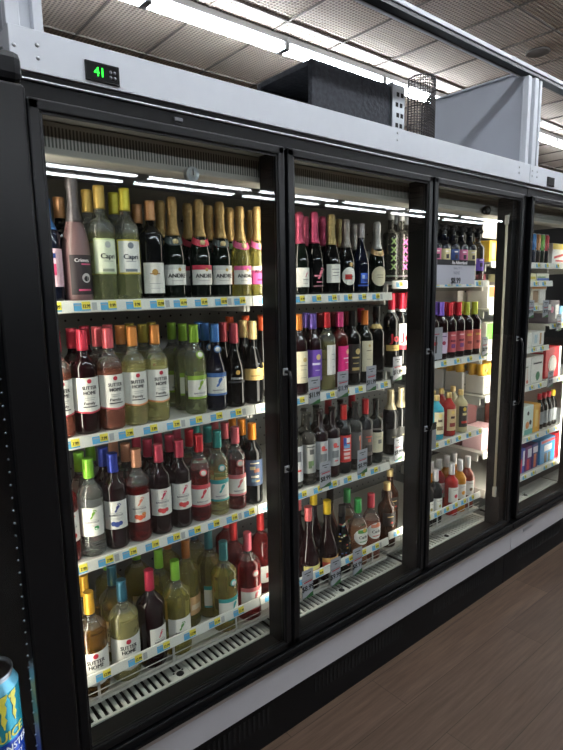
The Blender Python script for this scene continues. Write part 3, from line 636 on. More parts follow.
# round dial gauges hung from the duct
def dial(x,y,z,label,dark):
    t=thing('dial_gauge',label,'thermometer',(x,y,z))
    obj('dial_case',MB().lathe([(.0001,.018),(.020,.018),(.022,.0),(.0205,-.004),(.0185,-.003),(.0001,-.003)],BLACK_FRAME if dark else STEEL,24,axis='y'),t)
    obj('dial_face',MB().lathe([(.0182,-.0028),(.0001,-.0032)],pm('dial_face_dark',(120,122,124),.3) if dark else W_FACE,20,axis='y'),t)
    obj('dial_needle',MB().box(-.0012,.0012,-.0042,-.0034,-.004,.015,INK),t)
W_FACE=pm('dial_face',(206,206,204),.35)
dial(.494,.082,1.973,'round thermometer dial under the duct behind the left door',False)
dial(2.12,.08,1.993,'round dark gauge at the upper corner behind the right door',True)
t=thing('paper_sheet','blank white sheet hanging at the upper right behind the right door','paper',(2.352,.1975,2.012))
obj('sheet',MB().add([(-.072,0,-.13),(.072,.004,-.132),(.074,.003,0),(-.072,0,0),(-.072,.0015,-.13),(.072,.0055,-.132),(.074,.0045,0),(-.072,.0015,0)],[(0,1,2,3),(7,6,5,4),(0,4,5,1),(3,2,6,7),(0,3,7,4),(1,5,6,2)],pm('white_sheet',(244,244,240),.6)),t)

# ------------------------------------------------------------------ shelves
YF=.135
def shelf(x0,x1,z,label,prices,first=.04,step=.079,front=YF,fence=0.,depth=.74,tags=True,group='price-tagged shelves'):
    t=thing('shelf',label,'shelf',(x0,front,z),0,group); w=x1-x0
    obj('deck',(MB().box(0,w,.004,depth-front,-.012,-.001,SHELF) if fence else MB().box(0,w,.004,depth-front,-.012,-.001,SHELF).box(0,.010,.03,depth-front,-.05,-.012,SHELF).box(w-.010,w,.03,depth-front,-.05,-.012,SHELF)),t)
    zc=fence+(.003 if not fence else 0)
    st=MB(); n=[(-.002,zc),(-.006,zc-.030),(-.004,zc-.033),(.002,zc-.031),(.003,zc)]
    vs=[(X,p[0],p[1]) for X in (0,w) for p in n]; m=len(n)
    st.add(vs,[(i,i+m,(i+1)%m+m,(i+1)%m) for i in range(m)]+[tuple(range(m)),tuple(range(2*m-1,m-1,-1))],STRIP)
    obj('price_channel',st,t)
    if fence:
        for zz in (.030,.012): obj('guard_wire',MB().tube([(0,.001,zz),(w,.001,zz)],.0016,SHELF,6),t)
        for q in range(3):
            X=.10+(w-.2)*q/2; obj('guard_post',MB().box(X-.004,X+.004,.0031,.0055,-.012,zc-.004,SHELF),t)
        for X in (.02,w-.03): obj('shelf_foot',MB().box(X,X+.010,.095,.5,.357-z,-.012,SHELF),t)
    if not tags: return t
    X=first; i=0; sl=.004/.03
    while X<w-.05:
        pr=prices[i%len(prices)]
        def sv(xa,xb,za,zb,off): # a slip lying on the sloping channel
            return [(xa,-.0035-off-(zc-.004-za)*sl+.0008,za),(xb,-.0035-off-(zc-.004-za)*sl+.0008,za),(xb,-.0035-off-(zc-.004-zb)*sl+.0008,zb),(xa,-.0035-off-(zc-.004-zb)*sl+.0008,zb)]
        za,zb=zc-.028,zc-.005
        b=MB()
        b.add(sv(X,X+.022,za,zb-.002,.0004),[(0,1,2,3)],TAG_BLUE); b.add(sv(X+.022,X+.046,za+.004,zb+.002,.0006),[(0,1,2,3)],TAG_YELLOW); b.add(sv(X+.022,X+.046,za,za+.004,.0004),[(0,1,2,3)],TAG_BLUE)
        tg=obj('price_tag',b,t)
        p=MB(); text_flat(p,pr,.0135,X+.034,-.0062,za+.008,INK,.72,bold=.0005)
        q=sv(X+.002,X+.019,zb-.009,zb-.006,.0008); p.add(q,[(0,1,2,3)],SIGN_PALE)
        obj('price_text',p,tg)
        if i%3==1:
            b=MB(); b.add(sv(X+.050,X+.064,za+.001,zb-.001,.0004),[(0,1,2,3)],TAG_GREY); obj('blank_slip',b,t)
        X+=step*(1 if i%4 else 1.04); i+=1
    return t
SHV={}
def S(key,*a,**k): SHV[key]=shelf(*a,**k)
S(0,.03,.735,1.612,'highest shelf behind the left door, under sparkling wine',['5.99','13.99','9.99','9.99','12.99','10.99','10.99','10.99'],.03,.0745)
S(1,.03,.735,1.236,'second shelf down behind the left door',['7.99'],.05,.078)
S(2,.03,.735,.866,'third shelf down behind the left door',['7.99'],.045,.0745)
S(3,.03,.735,.42,'lowest shelf behind the left door, with guard rail',['12.99'],.09,.098,fence=.092)
S(4,.74,1.475,1.612,'highest shelf of the middle bay, spanning left and middle doors',['10.99','8.99','10.99'],.02,.083)
S(5,.74,1.475,1.236,'second shelf of the middle bay, with grey sale tags',['11.99','9.99','11.99'],.02,.080)
S(6,.74,1.475,.866,'third shelf of the middle bay, over the sangria',['8.99','9.99'],.02,.083)
S(7,.74,1.475,.42,'lowest shelf of the middle bay, with guard rail',['8.99'],.02,.085,fence=.092)
S(8,1.48,2.25,1.66,'highest shelf of the right bay, behind the advertised sign',['9.99'],.02,.088)
S(9,1.48,2.25,1.285,'second shelf of the right bay, under lime-capped bottles',['8.99'],.03,.11)
S(11,1.48,2.25,.885,'third shelf of the right bay, under blue and red jugs',['8.99'],.03,.095)
S(12,1.48,2.25,.44,'lowest shelf of the right bay, under white-capped bottles',['6.99'],.03,.078,fence=.092)
for i,(z,l) in enumerate(((1.757,'topmost shelf of the far cooler'),(1.655,'thin shelf of flat boxes in the far cooler'),(1.515,'third shelf of the far cooler, with grey tags'),(1.275,'fourth shelf of the far cooler, under white cartons'),(1.05,'fifth shelf of the far cooler, under tall white cartons'),(.738,'sixth shelf of the far cooler, under the patterned cartons'),(.505,'lowest shelf of the far cooler, under blue and red boxes'))):
    S(20+i,2.262 if i not in(1,6) else (2.56 if i==1 else 2.345),2.965,z,l,['9.99'],.055,.105)
S(30,2.97,3.70,1.40,'right-hand shelf at the picture edge in the far cooler',['9.99'],.02,.105)
S(31,2.97,3.70,1.06,'right-hand lower shelf at the picture edge in the far cooler',['9.99'],.02,.105)
S(32,2.97,3.70,.738,'right-hand shelf of dark bottles in the far cooler',['9.99'],.02,.105)
S(33,2.97,3.70,.505,'right-hand lowest shelf of boxes in the far cooler',['9.99'],.02,.105)
S(34,2.97,3.70,1.757,'right-hand topmost shelf in the far cooler',['9.99'],.02,.105)

# ------------------------------------------------------------------ bottles
STOCK = [
    ('left', 'top', 1.612, [
        (0.183, [('bluepink', 0.099, 0), ('prosecco_rose', 0.174, 10), ('gold_white', 0.248, 5), ('yellow_white', 0.323, -5), ('copper_dark', 0.401, -12), ('foil_black', 0.475, -14), ('foil_red', 0.571, -16), ('foil_black', 0.65, -18), ('foil_pink', 0.73, -10), ('foil_peach', 0.805, -14)]),
        (0.266, [('copper_dark', 0.164, 0), ('gold_white', 0.245, 0), ('yellow_white', 0.326, 0), ('copper_dark', 0.4, 0), ('foil_black', 0.48, 0), ('foil_red', 0.579, 0), ('foil_black', 0.66, 0), ('foil_green', 0.746, 0), ('foil_peach', 0.837, 0)]),
    ]),
    ('left', 'second', 1.236, [
        (0.183, [('sut_rose', 0.097, 0), ('sut_red', 0.171, 0), ('sut_pink', 0.246, 0), ('sut_orange', 0.321, -8), ('sut_orange', 0.395, -5), ('bare_green', 0.534, -12), ('bare_blue', 0.614, -20), ('star_red', 0.691, -20), ('gold_band', 0.772, -25)]),
        (0.261, [('sut_red', 0.17, 0), ('sut_pink', 0.245, 0), ('sut_orange', 0.319, 0), ('sut_yellow', 0.394, 0), ('bare_green', 0.538, -10), ('bare_blue', 0.625, -10), ('star_red', 0.7, 0), ('gold_band', 0.789, 0), ('orange_dark', 0.877, 0)]),
        (0.339, [('sut_red', 0.236, 0), ('sut_pink', 0.311, 0), ('sut_yellow', 0.385, 0), ('sut_yellow', 0.464, 0), ('bare_green', 0.539, 0), ('bare_blue', 0.647, 0), ('orange_dark', 0.783, 0), ('orange_dark', 0.858, 0), ('orange_dark', 0.932, 0)]),
    ]),
    ('left', 'third', 0.866, [
        (0.183, [('rose_cut', 0.087, 0), ('fruit_green', 0.162, -18), ('fruit_blue', 0.236, -18), ('fruit_peach', 0.311, -22), ('fruit_berry', 0.386, -14), ('fruit_berry', 0.46, -14), ('bare_red', 0.535, -20), ('bare_teal', 0.609, -20), ('bare_pink', 0.684, -22), ('mural_orange', 0.759, -22)]),
        (0.261, [('fruit_green', 0.163, 0), ('fruit_blue', 0.238, 0), ('fruit_peach', 0.312, 0), ('fruit_berry', 0.388, 0), ('fruit_berry', 0.468, 0), ('bare_red', 0.545, 0), ('bare_teal', 0.62, 0), ('bare_pink', 0.694, 0), ('mural_orange', 0.769, 0)]),
        (0.339, [('fruit_green', 0.227, 0), ('fruit_peach', 0.304, 0), ('fruit_berry', 0.385, 0), ('fruit_berry', 0.465, 0), ('fruit_berry', 0.54, 0), ('bare_teal', 0.62, 0), ('bare_pink', 0.699, 0), ('mural_orange', 0.78, 0)]),
    ]),
    ('left', 'bottom', 0.42, [
        (0.19, [('big_yellow', 0.136, -8), ('big_teal', 0.24, -5), ('big_dark', 0.334, 6), ('big_green', 0.428, -14), ('big_bareteal', 0.623, 0), ('big_barepink', 0.73, -10)]),
        (0.3, [('big_yellow', 0.16, 0), ('big_teal', 0.254, 0), ('big_green', 0.424, 0), ('big_copper', 0.532, 0), ('big_bareteal', 0.629, 0), ('big_red', 0.743, 0), ('big_red', 0.875, 0)]),
        (0.41, [('big_green', 0.283, 0), ('big_green', 0.391, 0), ('big_copper', 0.516, 0), ('big_teal', 0.633, 0), ('big_red', 0.783, 0)]),
    ]),
    ('middle', 'top', 1.612, [
        (0.183, [('pinkfoil_cream', 0.999, 0), ('pinkfoil_art', 1.074, -10), ('goldfoil_script', 1.164, -15), ('silverfoil_oval', 1.247, -18), ('silvercap_blue', 1.335, -20), ('whitefoil_cream', 1.434, -20)]),
        (0.266, [('pinkfoil_cream', 1.104, 0), ('pinkfoil_art', 1.196, 0), ('goldfoil_script', 1.293, 0), ('silverfoil_oval', 1.383, 0)]),
    ]),
    ('middle', 'top right', 1.66, [
        (0.183, [('tall_green', 1.524, -25), ('tall_pink', 1.598, -25)]),
        (0.266, [('tall_green', 1.654, 0), ('tall_pink', 1.734, 0)]),
    ]),
    ('middle', 'second', 1.238, [
        (0.183, [('or_cream', 0.988, -5), ('purple', 1.062, -15), ('red_white', 1.137, 5), ('pink', 1.211, 5), ('black_gold', 1.286, -18), ('or_cream_dark', 1.361, -12), ('tall_black', 1.435, 0)]),
        (0.261, [('purple', 1.101, 0), ('brick', 1.175, 0), ('brick', 1.258, 0), ('brick', 1.336, 0), ('berry_red', 1.424, 0)]),
    ]),
    ('middle', 'second right', 1.285, [
        (0.183, [('red_tall', 1.536, -20), ('red_tall_white', 1.61, -20)]),
        (0.266, [('red_tall', 1.677, 0), ('red_tall_white', 1.752, 0)]),
    ]),
    ('middle', 'third', 0.868, [
        (0.183, [('slim_white', 0.962, -8), ('slim_green', 1.03, -14), ('slim_red', 1.098, -14), ('slim_red', 1.166, -14), ('flag', 1.234, -20), ('slim_text', 1.302, -18), ('redcap_dark', 1.37, -18), ('cream_dark', 1.438, -22)]),
        (0.261, [('slim_white', 1.083, 0), ('slim_green', 1.151, 0), ('brick', 1.222, 0), ('slim_red', 1.294, 0), ('berry_red', 1.369, 0)]),
    ]),
    ('middle', 'third right', 0.885, [
        (0.183, [('cream_neck', 1.54, -20), ('cream_neck', 1.614, -20)]),
    ]),
    ('middle', 'bottom', 0.42, [
        (0.19, [('sangria_pink', 1.036, 0), ('sangria_yellow', 1.143, 0), ('pattern', 1.233, 0), ('table_green', 1.333, -10), ('table_red', 1.42, -14)]),
        (0.3, [('sangria_pink', 1.076, 0), ('sangria_yellow', 1.169, 0), ('sangria_dark', 1.27, 0), ('table_green', 1.38, 0)]),
    ]),
    ('middle', 'bottom right', 0.44, [
        (0.19, [('whiskey', 1.531, -22)]),
        (0.3, [('whiskey', 1.689, 0)]),
    ]),
    ('right', 'top', 1.66, [
        (0.183, [('fancy_pink', 1.838, -25), ('fancy_cream', 1.913, -25), ('fancy_blue', 1.987, -25), ('fancy_pink', 2.062, -25), ('fancy_cream', 2.137, -25), ('fancy_purple', 2.211, -25)]),
        (0.266, [('fancy_blue', 1.987, 0), ('fancy_pink', 2.062, 0), ('fancy_cream', 2.137, 0), ('fancy_purple', 2.211, 0)]),
    ]),
    ('right', 'second', 1.285, [
        (0.183, [('purple_label', 1.835, -22), ('purple_label', 1.91, -22), ('red_label', 1.984, -22), ('red_label', 2.059, -22), ('lime_red', 2.134, -22), ('lime_red', 2.209, -22)]),
        (0.261, [('purple_label', 1.98, 0), ('red_label', 2.062, 0), ('red_label', 2.137, 0), ('lime_red', 2.211, 0)]),
    ]),
    ('right', 'third', 0.885, [
        (0.183, [('jug_blue', 1.897, -22), ('jug_red', 2.0, -22), ('jug_pale', 2.108, -22)]),
        (0.268, [('jug_blue', 1.987, 0), ('jug_red', 2.062, 0), ('jug_pale', 2.167, 0)]),
    ]),
    ('right', 'bottom', 0.44, [
        (0.19, [('white_dark', 1.842, -15), ('white_dark', 1.915, -15), ('white_red', 2.059, -18), ('white_orange', 2.133, -18), ('white_rose', 2.21, -20)]),
        (0.275, [('white_orange', 1.993, 0), ('white_red', 2.066, 0), ('white_orange', 2.139, 0), ('white_orange', 2.212, 0)]),
    ]),
]
protos={}; used=set()
def place(kind,x,y,z,rz,label,group):
    if kind not in protos: protos[kind]=make_bottle(kind)
    o=protos[kind]
    if kind in used: o=copy_tree(o)
    used.add(kind)
    o.location=(x,y,z); o.rotation_euler=(0,0,math.radians(rz)); o['label']=label; o['group']=group
    return o
ROWN=['front row','second row','third row']
for door,sname,z,rows in STOCK:
    for ri,(Y,items) in enumerate(rows):
        for i,(kd,x,rz) in enumerate(items):
            d=K[kd]['desc']
            pos='%s in %s, %s shelf, %s door'%(ORD[i+1],ROWN[ri],sname.replace(' right',' right-hand') if ' ' in sname else sname,door)
            room=16-len(pos.split())
            d=' '.join(d.split()[:room]).rstrip(',')
            for bad in (' with',' and',' on',' cut by',' in'): 
                if d.endswith(bad): d=d[:-len(bad)]
            zz=z+.0005
            place(kd,x,Y,zz,rz+random.uniform(-3,3) if ri==0 else random.uniform(-25,12),'%s, %s'%(d,pos),'bottles on the %s shelf behind the %s door'%(sname,door))

# ------------------------------------------------------------------ cartons, cans and packs
def carton(x0,x1,y,z,h,depth,c,label,prints=(),top=None,cat='carton',name='drink_carton',group=None):
    w=x1-x0; t=thing(name,label,cat,((x0+x1)/2,y,z+.0005),0,group)
    b=MB().box(-w/2,w/2,0,depth,0,h,paint(c,.5),.003)
    obj('box_body',b,t)
    if top: obj('box_lid',MB().box(-w/2-.001,w/2+.001,-.001,depth+.001,h*top[1],h+.0015,paint(top[0],.5),.003),t)
    if prints:
        p=MB()
        for q in prints:
            if q[0]=='b': p.add([(q[2]*w/2,-.0016,q[3]*h),(q[4]*w/2,-.0016,q[3]*h),(q[4]*w/2,-.0016,q[5]*h),(q[2]*w/2,-.0016,q[5]*h)],[(0,1,2,3)],paint(q[1]))
            elif q[0]=='d': p.add([(q[2]*w/2+q[4]*math.cos(k*PI/10),-.0018-q[5] if len(q)>5 else -.0018,q[3]*h+q[4]*math.sin(k*PI/10)) for k in range(20)],[tuple(range(20))],paint(q[1]))
            elif q[0]=='t': text_flat(p,q[2],q[3],q[4]*w/2,-.0026,q[5]*h,paint(q[1]),q[6] if len(q)>6 else 1.)
            elif q[0]=='p': p.add([(a*w/2,-.0017,b_*h) for a,b_ in q[2]],[tuple(range(len(q[2])))],paint(q[1]))
        obj('front_print',p,t)
    return t
def can(x,y,z,c1,c2,label,h=.155,r=.029,group=None):
    t=thing('drink_can',label,'can',(x,y,z+.0005),0,group)
    obj('can_body',MB().lathe([(r*.8,0),(r,.008),(r,h*.45),(r,h*.92),(r*.86,h*.98),(r*.86,h)],paint(c1,.3,.2),20,mats=[paint(c2,.3,.2),paint(c2,.3,.2),paint(c1,.3,.2),paint(c1,.3,.2),STEEL]),t)
    obj('can_lid',MB().lathe([(r*.86,h-.003),(r*.86,h+.001),(r*.78,h+.001),(r*.76,h-.003)],STEEL,18),t)
    p=MB(); 
    p.bent(r+.0008,[(-.012,0),(.012,0),(.012,.05),(-.012,.05)],paint((232,230,224)),0,h*.40); p.bent(r+.0012,[(-.008,.01),(.008,.01),(.008,.02),(-.008,.02)],paint(c2),0,h*.40)
    obj('can_print',p,t)
gp='gold-topped can packs beside the white rod'
GOLD=(226,176,62)
def pack(x0,x1,y,z,h,dep,label):
    t=thing('can_pack',label,'can pack',((x0+x1)/2,y,z+.0005),0,gp); w=x1-x0
    obj('pack_wrap',MB().box(-w/2,w/2,0,dep,0,h*.62,paint((206,202,196),.3),.008),t)
    n=3
    for i in range(n):
        cx=-w/2+w*(i+.5)/n
        for j in range(2):
            o=obj('can_top',MB().lathe([(w/n*.48,h*.60),(w/n*.48,h*.94),(w/n*.42,h)],paint(GOLD,.35,.2),16,c=(cx,w/n*.5+.004+j*w/n,0)),t)
        obj('can_emblem',MB().lathe([(.012,0),(.0001,-.001)],paint((150,150,110)),12,axis='y',c=(cx,.0045,h*.78)),t)
    p=MB(); 
    for q in (-.3,.3): p.add([(q*w-.02,-.001,h*.22),(q*w+.02,-.001,h*.22),(q*w+.02,-.001,h*.27),(q*w-.02,-.001,h*.27)],[(0,1,2,3)],paint((110,104,100)))
    p.add([(-w*.4,-.001,h*.12),(w*.4,-.001,h*.12),(w*.4,-.001,h*.15),(-w*.4,-.001,h*.15)],[(0,1,2,3)],paint((150,144,140)))
    obj('wrap_print',p,t)
pack(2.30,2.46,.165,1.05,.17,.115,'gold-topped can pack next to the white rod, foremost of three')
pack(2.285,2.465,.285,1.05,.185,.115,'gold-topped can pack right of the pale jug, middle of three')
pack(2.285,2.47,.41,1.05,.195,.12,'gold-topped can pack above the blue jug, hindmost of three')
carton(2.266,2.54,.32,1.515,.185,.2,(222,214,210),'white carton with pink top deep behind the lime-capped bottles',[('d',(60,60,64),-.5,.5,.008),('d',(60,60,64),.1,.5,.008)],((206,110,130),.74))
carton(2.31,2.47,.17,1.275,.165,.14,(222,220,212),'white carton with green top beside the white rod',[('b',(100,170,70),-.98,.45,.98,.98),('d',(196,216,150),.3,.7,.02),('b',(90,90,90),-.3,.15,.2,.22)])
carton(2.31,2.47,.17,1.515,.12,.12,(224,220,214),'white carton printed with brown cans beside the white rod',[('b',(176,110,70),-.9,.5,-.1,.95),('b',(206,130,70),.1,.5,.9,.95),('d',(200,60,60),0,.25,.014)])
carton(2.31,2.38,.17,1.757,.11,.10,(226,186,70),'narrow yellow box on the topmost shelf beside the white rod',[('b',(240,220,140),-.5,.1,.5,.9)])
carton(2.39,2.47,.17,1.757,.10,.10,(130,60,60),'dull red box on the topmost shelf beside the yellow box')
carton(2.31,2.47,.17,.738,.12,.12,(232,190,196),'pink patterned carton low beside the white rod',[('d',(206,60,80),.4,.3,.016),('d',(240,226,226),-.3,.6,.02),('b',(120,170,80),.2,.7,.9,.8)])
carton(2.31,2.47,.30,.738,.24,.12,(110,66,66),'dark red carton behind the pink patterned carton')
carton(2.27,2.338,.222,.356,.21,.16,(226,224,216),'tall white carton with red top on the cooler floor',[],((206,60,56),.72))
# far cooler
fc='cartons in the far cooler'
xs=[(2.655,(206,206,214),(40,40,46),'white and black'),(2.707,(224,110,150),(30,30,34),'pink and black'),(2.759,(60,130,200),(30,40,60),'blue and black'),(2.811,(206,140,80),(40,34,34),'orange and black'),(2.863,(130,190,90),(34,44,34),'green and black'),(2.915,(214,70,80),(30,30,34),'red and black')]
for i,(X,a,b_,n) in enumerate(xs): can(X,.17,1.757,a,b_,n+' slim can on the topmost shelf of far cooler',.165,.0245,'slim cans in the far cooler')
for i,(X,a,b_,n) in enumerate([(2.70,(206,90,120),(40,40,44),'magenta'),(2.755,(90,150,190),(40,44,50),'pale blue'),(2.81,(190,150,60),(40,40,40),'ochre'),(2.865,(120,170,90),(40,44,40),'leaf green'),(2.92,(200,120,80),(40,40,40),'copper')]): can(X,.25,1.757,a,b_,n+' slim can behind the front row in far cooler',.172,.0245,'slim cans in the far cooler')
for i,(X,a,n) in enumerate([(3.02,(60,58,52),'charcoal'),(3.075,(206,190,70),'yellow'),(3.13,(90,84,60),'olive')]): can(X,.33,1.757,a,(40,40,36),n+' can behind the red-script carton, far cooler',.175,.0255,'cans behind the red-script carton')
for i,(X,a,n) in enumerate([(2.675,(226,222,214),'white'),(2.735,(214,130,60),'orange'),(2.795,(230,226,220),'ivory'),(2.855,(206,120,56),'amber'),(2.915,(226,150,70),'pale orange')]):
    can(X,.31,1.515,a,(120,70,40),n+'-topped can behind the tan carton, far cooler',.120,.0275,'cans behind the tan carton')
carton(2.99,3.20,.155,1.757,.12,.14,(236,232,226),'white carton with yellow top and red script, far cooler',[('b',(230,200,60),-1,.72,1,.99),('p',(200,50,60),[(-.8,.25),(.9,.48),(.9,.60),(-.8,.37)]),('b',(200,50,60),-.6,.12,.6,.2)],None,group=fc)
carton(2.62,2.79,.15,1.655,.045,.2,(232,226,180),'flat cream and yellow box on the thin shelf, left',[('b',(214,196,80),-.9,.3,.9,.6)],group=fc)
carton(2.80,2.955,.15,1.655,.045,.2,(226,222,200),'flat white and blue box on the thin shelf, right',[('b',(90,120,190),-.95,.1,.95,.4),('b',(100,150,90),-.95,.45,.4,.6)],group=fc)
carton(2.66,2.745,.155,1.515,.115,.12,(226,224,214),'white carton left of the tan carton, far cooler',[('b',(206,130,70),-.9,.86,.9,.98),('b',(190,180,160),-.5,.2,.5,.7)],group=fc)
carton(2.755,2.935,.155,1.515,.115,.12,(214,204,184),'tan and white carton with orange top, far cooler',[('b',(206,136,60),-.95,.84,.95,.99),('b',(236,232,226),.1,.1,.9,.8),('b',(150,120,90),-.8,.15,-.1,.75)],group=fc)
carton(2.675,2.79,.155,1.275,.085,.12,(232,230,222),'low white carton under teal caps, left, far cooler',[('b',(196,200,190),-.4,.1,0,.9)],group=fc)
carton(2.80,2.945,.155,1.275,.085,.12,(226,226,222),'low white carton with pale stripe, right, far cooler',[('b',(190,150,110),.2,.1,.5,.9),('b',(180,200,210),-.7,.2,-.2,.8)],group=fc)
for i,(X,c,n) in enumerate([(2.70,(70,160,150),'teal'),(2.765,(190,120,90),'copper'),(2.83,(110,150,110),'green'),(2.895,(190,170,140),'beige')]):
    can(X,.315,1.275,c,(60,50,46),n+'-topped small can behind the low white cartons',.125,.027,'small cans behind white cartons')
carton(2.66,2.80,.155,1.05,.165,.14,(234,232,224),'tall white carton with red fruit print, far cooler',[('d',(206,90,80),-.2,.14,.014),('d',(206,110,90),.4,.12,.012),('b',(160,160,150),-.2,.62,.5,.68),('b',(226,206,190),.3,.2,.5,.6)],group=fc)
carton(2.805,2.955,.155,1.05,.165,.14,(230,228,220),'tall white carton with green tree print, far cooler',[('d',(70,130,90),.1,.26,.026),('b',(100,110,80),-.1,.08,.2,.2),('b',(80,80,80),-.7,.70,.7,.76)],group=fc)
carton(2.985,3.19,.155,1.06,.19,.14,(206,50,60),'red carton with white round emblem, far cooler',[('d',(236,232,226),-.1,.45,.055),('d',(196,170,110),-.1,.45,.046,.0004),('d',(236,232,226),-.1,.45,.042,.0008),('b',(240,240,236),.75,0,1,1)],group=fc)
carton(2.64,2.745,.155,.738,.18,.14,(234,232,222),'white carton patterned with black spots, left, far cooler',[('d',(40,40,40),.2,.6,.016),('d',(206,150,80),-.3,.3,.018)],group=fc)
carton(2.75,2.865,.155,.738,.18,.14,(216,230,222),'pale green carton with black dots, far cooler',[('d',(30,30,30),-.2,.75,.013),('d',(30,30,30),.35,.42,.015),('d',(226,150,90),-.3,.35,.022),('b',(120,180,170),-.9,.02,.9,.2)],group=fc)
carton(2.87,2.955,.155,.738,.175,.14,(222,166,60),'orange-yellow carton on the sixth shelf, far cooler',[('b',(200,120,40),.55,.0,.75,1),('b',(236,200,110),-.6,.2,.2,.8)],group=fc)
cs=[(2.64,2.705,(50,100,80),'dark green box at the left end of lowest shelf, far cooler',[('b',(220,220,210),-.6,.05,.4,.3)]),
    (2.71,2.79,(70,84,170),'blue box with red mark, lowest shelf, far cooler',[('b',(206,60,80),-.5,.05,0,.6),('b',(230,230,236),.2,.3,.8,.9)]),
    (2.795,2.875,(110,50,110),'purple box, lowest shelf, far cooler',[('b',(206,70,80),-.6,.05,.2,.5),('b',(226,226,236),-.4,.55,.8,.9)]),
    (2.88,2.955,(40,44,110),'navy box with red can print, lowest shelf, far cooler',[('b',(214,120,80),-.5,.05,.3,.6),('b',(226,226,236),-.8,.65,.8,.9)])]
for a,b_,c,l,p in cs: carton(a,b_,.155,.505,.155,.16,c,l,p,group=fc)
carton(2.985,3.19,.155,.505,.16,.16,(70,150,206),'light blue carton with two dark can prints, far cooler',[('b',(236,236,236),-.5,.5,.5,.75),('b',(50,60,60),-.45,.03,-.1,.42),('b',(60,80,60),.05,.03,.4,.42),('b',(206,70,70),-.9,.85,.9,.95)],group=fc)
carton(3.20,3.40,.155,.505,.17,.16,(200,46,56),'bright red carton at the right picture edge, far cooler',[('b',(236,220,220),-.5,.3,.3,.6)],group=fc)
carton(2.985,3.13,.155,1.40,.14,.12,(90,80,90),'dark carton with pink prints at the picture edge',[('d',(206,120,150),-.4,.6,.02),('b',(226,226,226),.2,.2,.8,.8)],group=fc)
carton(3.135,3.28,.155,1.40,.10,.12,(120,170,210),'pale blue tray at the right picture edge',[('b',(230,236,240),-.6,.3,.6,.6)],group=fc)
for i in range(4):
    X=3.01+.062*i
    t=thing('drink_bottle',('%s-capped dark bottle on sixth shelf, %s from the left, far cooler'%('red' if i<3 else 'yellow',ORD[i+1])),'bottle',(X,.19,.7385),0,'small dark bottles in the far cooler')
    obj('bottle_body',MB().lathe([(.026,0),(.028,.008),(.028,.13),(.024,.15),(.012,.175),(.012,.20)],GL['black'],16),t)
    obj('screw_cap',MB().lathe([(.0135,.185),(.0135,.222),(.0001,.222)],paint((206,40,60) if i<3 else (226,190,60),.4),14),t)
    p=MB(); p.wrap(.028,.03,.11,-1,1,paint((150,156,160)),8); obj('label',p,t)
for i in range(5):
    X=2.68+.060*i
    t=thing('drink_bottle','red-capped bottle behind the patterned cartons, %s from the left'%ORD[i+1],'bottle',(X,.34,.7385),0,'red-capped bottles behind the cartons')
    obj('bottle_body',MB().lathe([(.026,0),(.028,.008),(.028,.17),(.024,.19),(.012,.215),(.012,.25)],GL['rose_drink'],16),t)
    obj('screw_cap',MB().lathe([(.0165,.22),(.0165,.275),(.0001,.275)],paint((214,52,70),.4),14),t)

# ------------------------------------------------------------------ hanging sale tags and signs
def sale_tag(x,z,label,price,w=.060,h=.105,name='sale_tag',green=True,y=.1275,rz=0.):
    t=thing(name,label,'sale tag',(x,y,z),rz,'grey sale tags on the shelf edges')
    obj('tag_card',MB().box(-w/2,w/2,-.0008,.0004,-h/2,h/2,SIGN_GREY).box(-w/2,w/2,-.0014,-.0008,h*.14,h/2,SIGN_PALE).box(-w/2+.002,w/2-.002,-.0013,-.0008,-h/2+.006,h*.10,SIGN_PALE),t)
    p=MB()
    p.add([(-w*.36,-.0017,h*.04),(w*.40,-.0017,h*.06),(w*.40,-.0017,h*.10),(-w*.36,-.0017,h*.085)],[(0,1,2,3)],SIGN_RED)
    p.add([(-w*.30,-.0017,h*.36),(w*.30,-.0017,h*.36),(w*.30,-.0017,h*.39),(-w*.30,-.0017,h*.39)],[(0,1,2,3)],INK)
    p.add([(-w*.10,-.0017,h*.27),(w*.14,-.0017,h*.27),(w*.14,-.0017,h*.30),(-w*.10,-.0017,h*.30)],[(0,1,2,3)],INK)
    if price: text_flat(p,price,h*.27,0,-.0018,-h*.235,INK,.72 if len(price)>5 else .85,bold=.0011)
    if green: p.add([(-w/2,-.0017,-h/2),(w/2,-.0017,-h/2),(w/2,-.0017,-h*.33),(w*.2,-.0017,-h*.37),(-w*.2,-.0017,-h*.455)],[(0,1,2,3,4)],SIGN_GREEN)
    obj('tag_print',p,t)
    obj('tag_clip',MB().box(-.012,.012,-.0002,.003,h*.30,h*.46,ACRYL),t)
    return t
sale_tag(1.017,1.253,'grey $11.99 sale tag under the purple-labelled bottle','$11.99')
sale_tag(1.172,1.258,'grey $11.99 sale tag under the magenta-labelled bottle','$11.99')
sale_tag(1.342,1.262,'grey $11.99 sale tag under the tall-labelled orange-capped bottle','$11.99')
sale_tag(1.513,1.285,'grey $11.99 sale tag at the right end of the middle door','$11.99')
sale_tag(1.073,.907,'grey $8.99 sale tag under the red swirl labels','$8.99')
sale_tag(1.29,.913,'grey $8.99 sale tag right of the flag-labelled bottle','$8.99')
sale_tag(1.53,.92,'grey $9.99 sale tag below the cream-necked bottles','$9.99')
sale_tag(.972,.480,'grey $8.99 sale tag leftmost on the lowest middle shelf','$8.99',.058,.12,y=.1265)
sale_tag(1.129,.474,'grey $9.99 sale tag in front of the yellow-capped sangria','$9.99',.058,.12,y=.1265)
sale_tag(1.262,.474,'grey $8.99 sale tag in front of the green-capped bottle','$8.99',.058,.12,y=.1265)
sale_tag(2.225,1.325,'grey sale tag at the right end of the lime-capped bottles','$8.99',.055,.10,y=.1265)
sale_tag(2.70,1.500,'grey sale tag on the third far-cooler shelf, leftmost','$9.99',.07,.10,y=.1265)
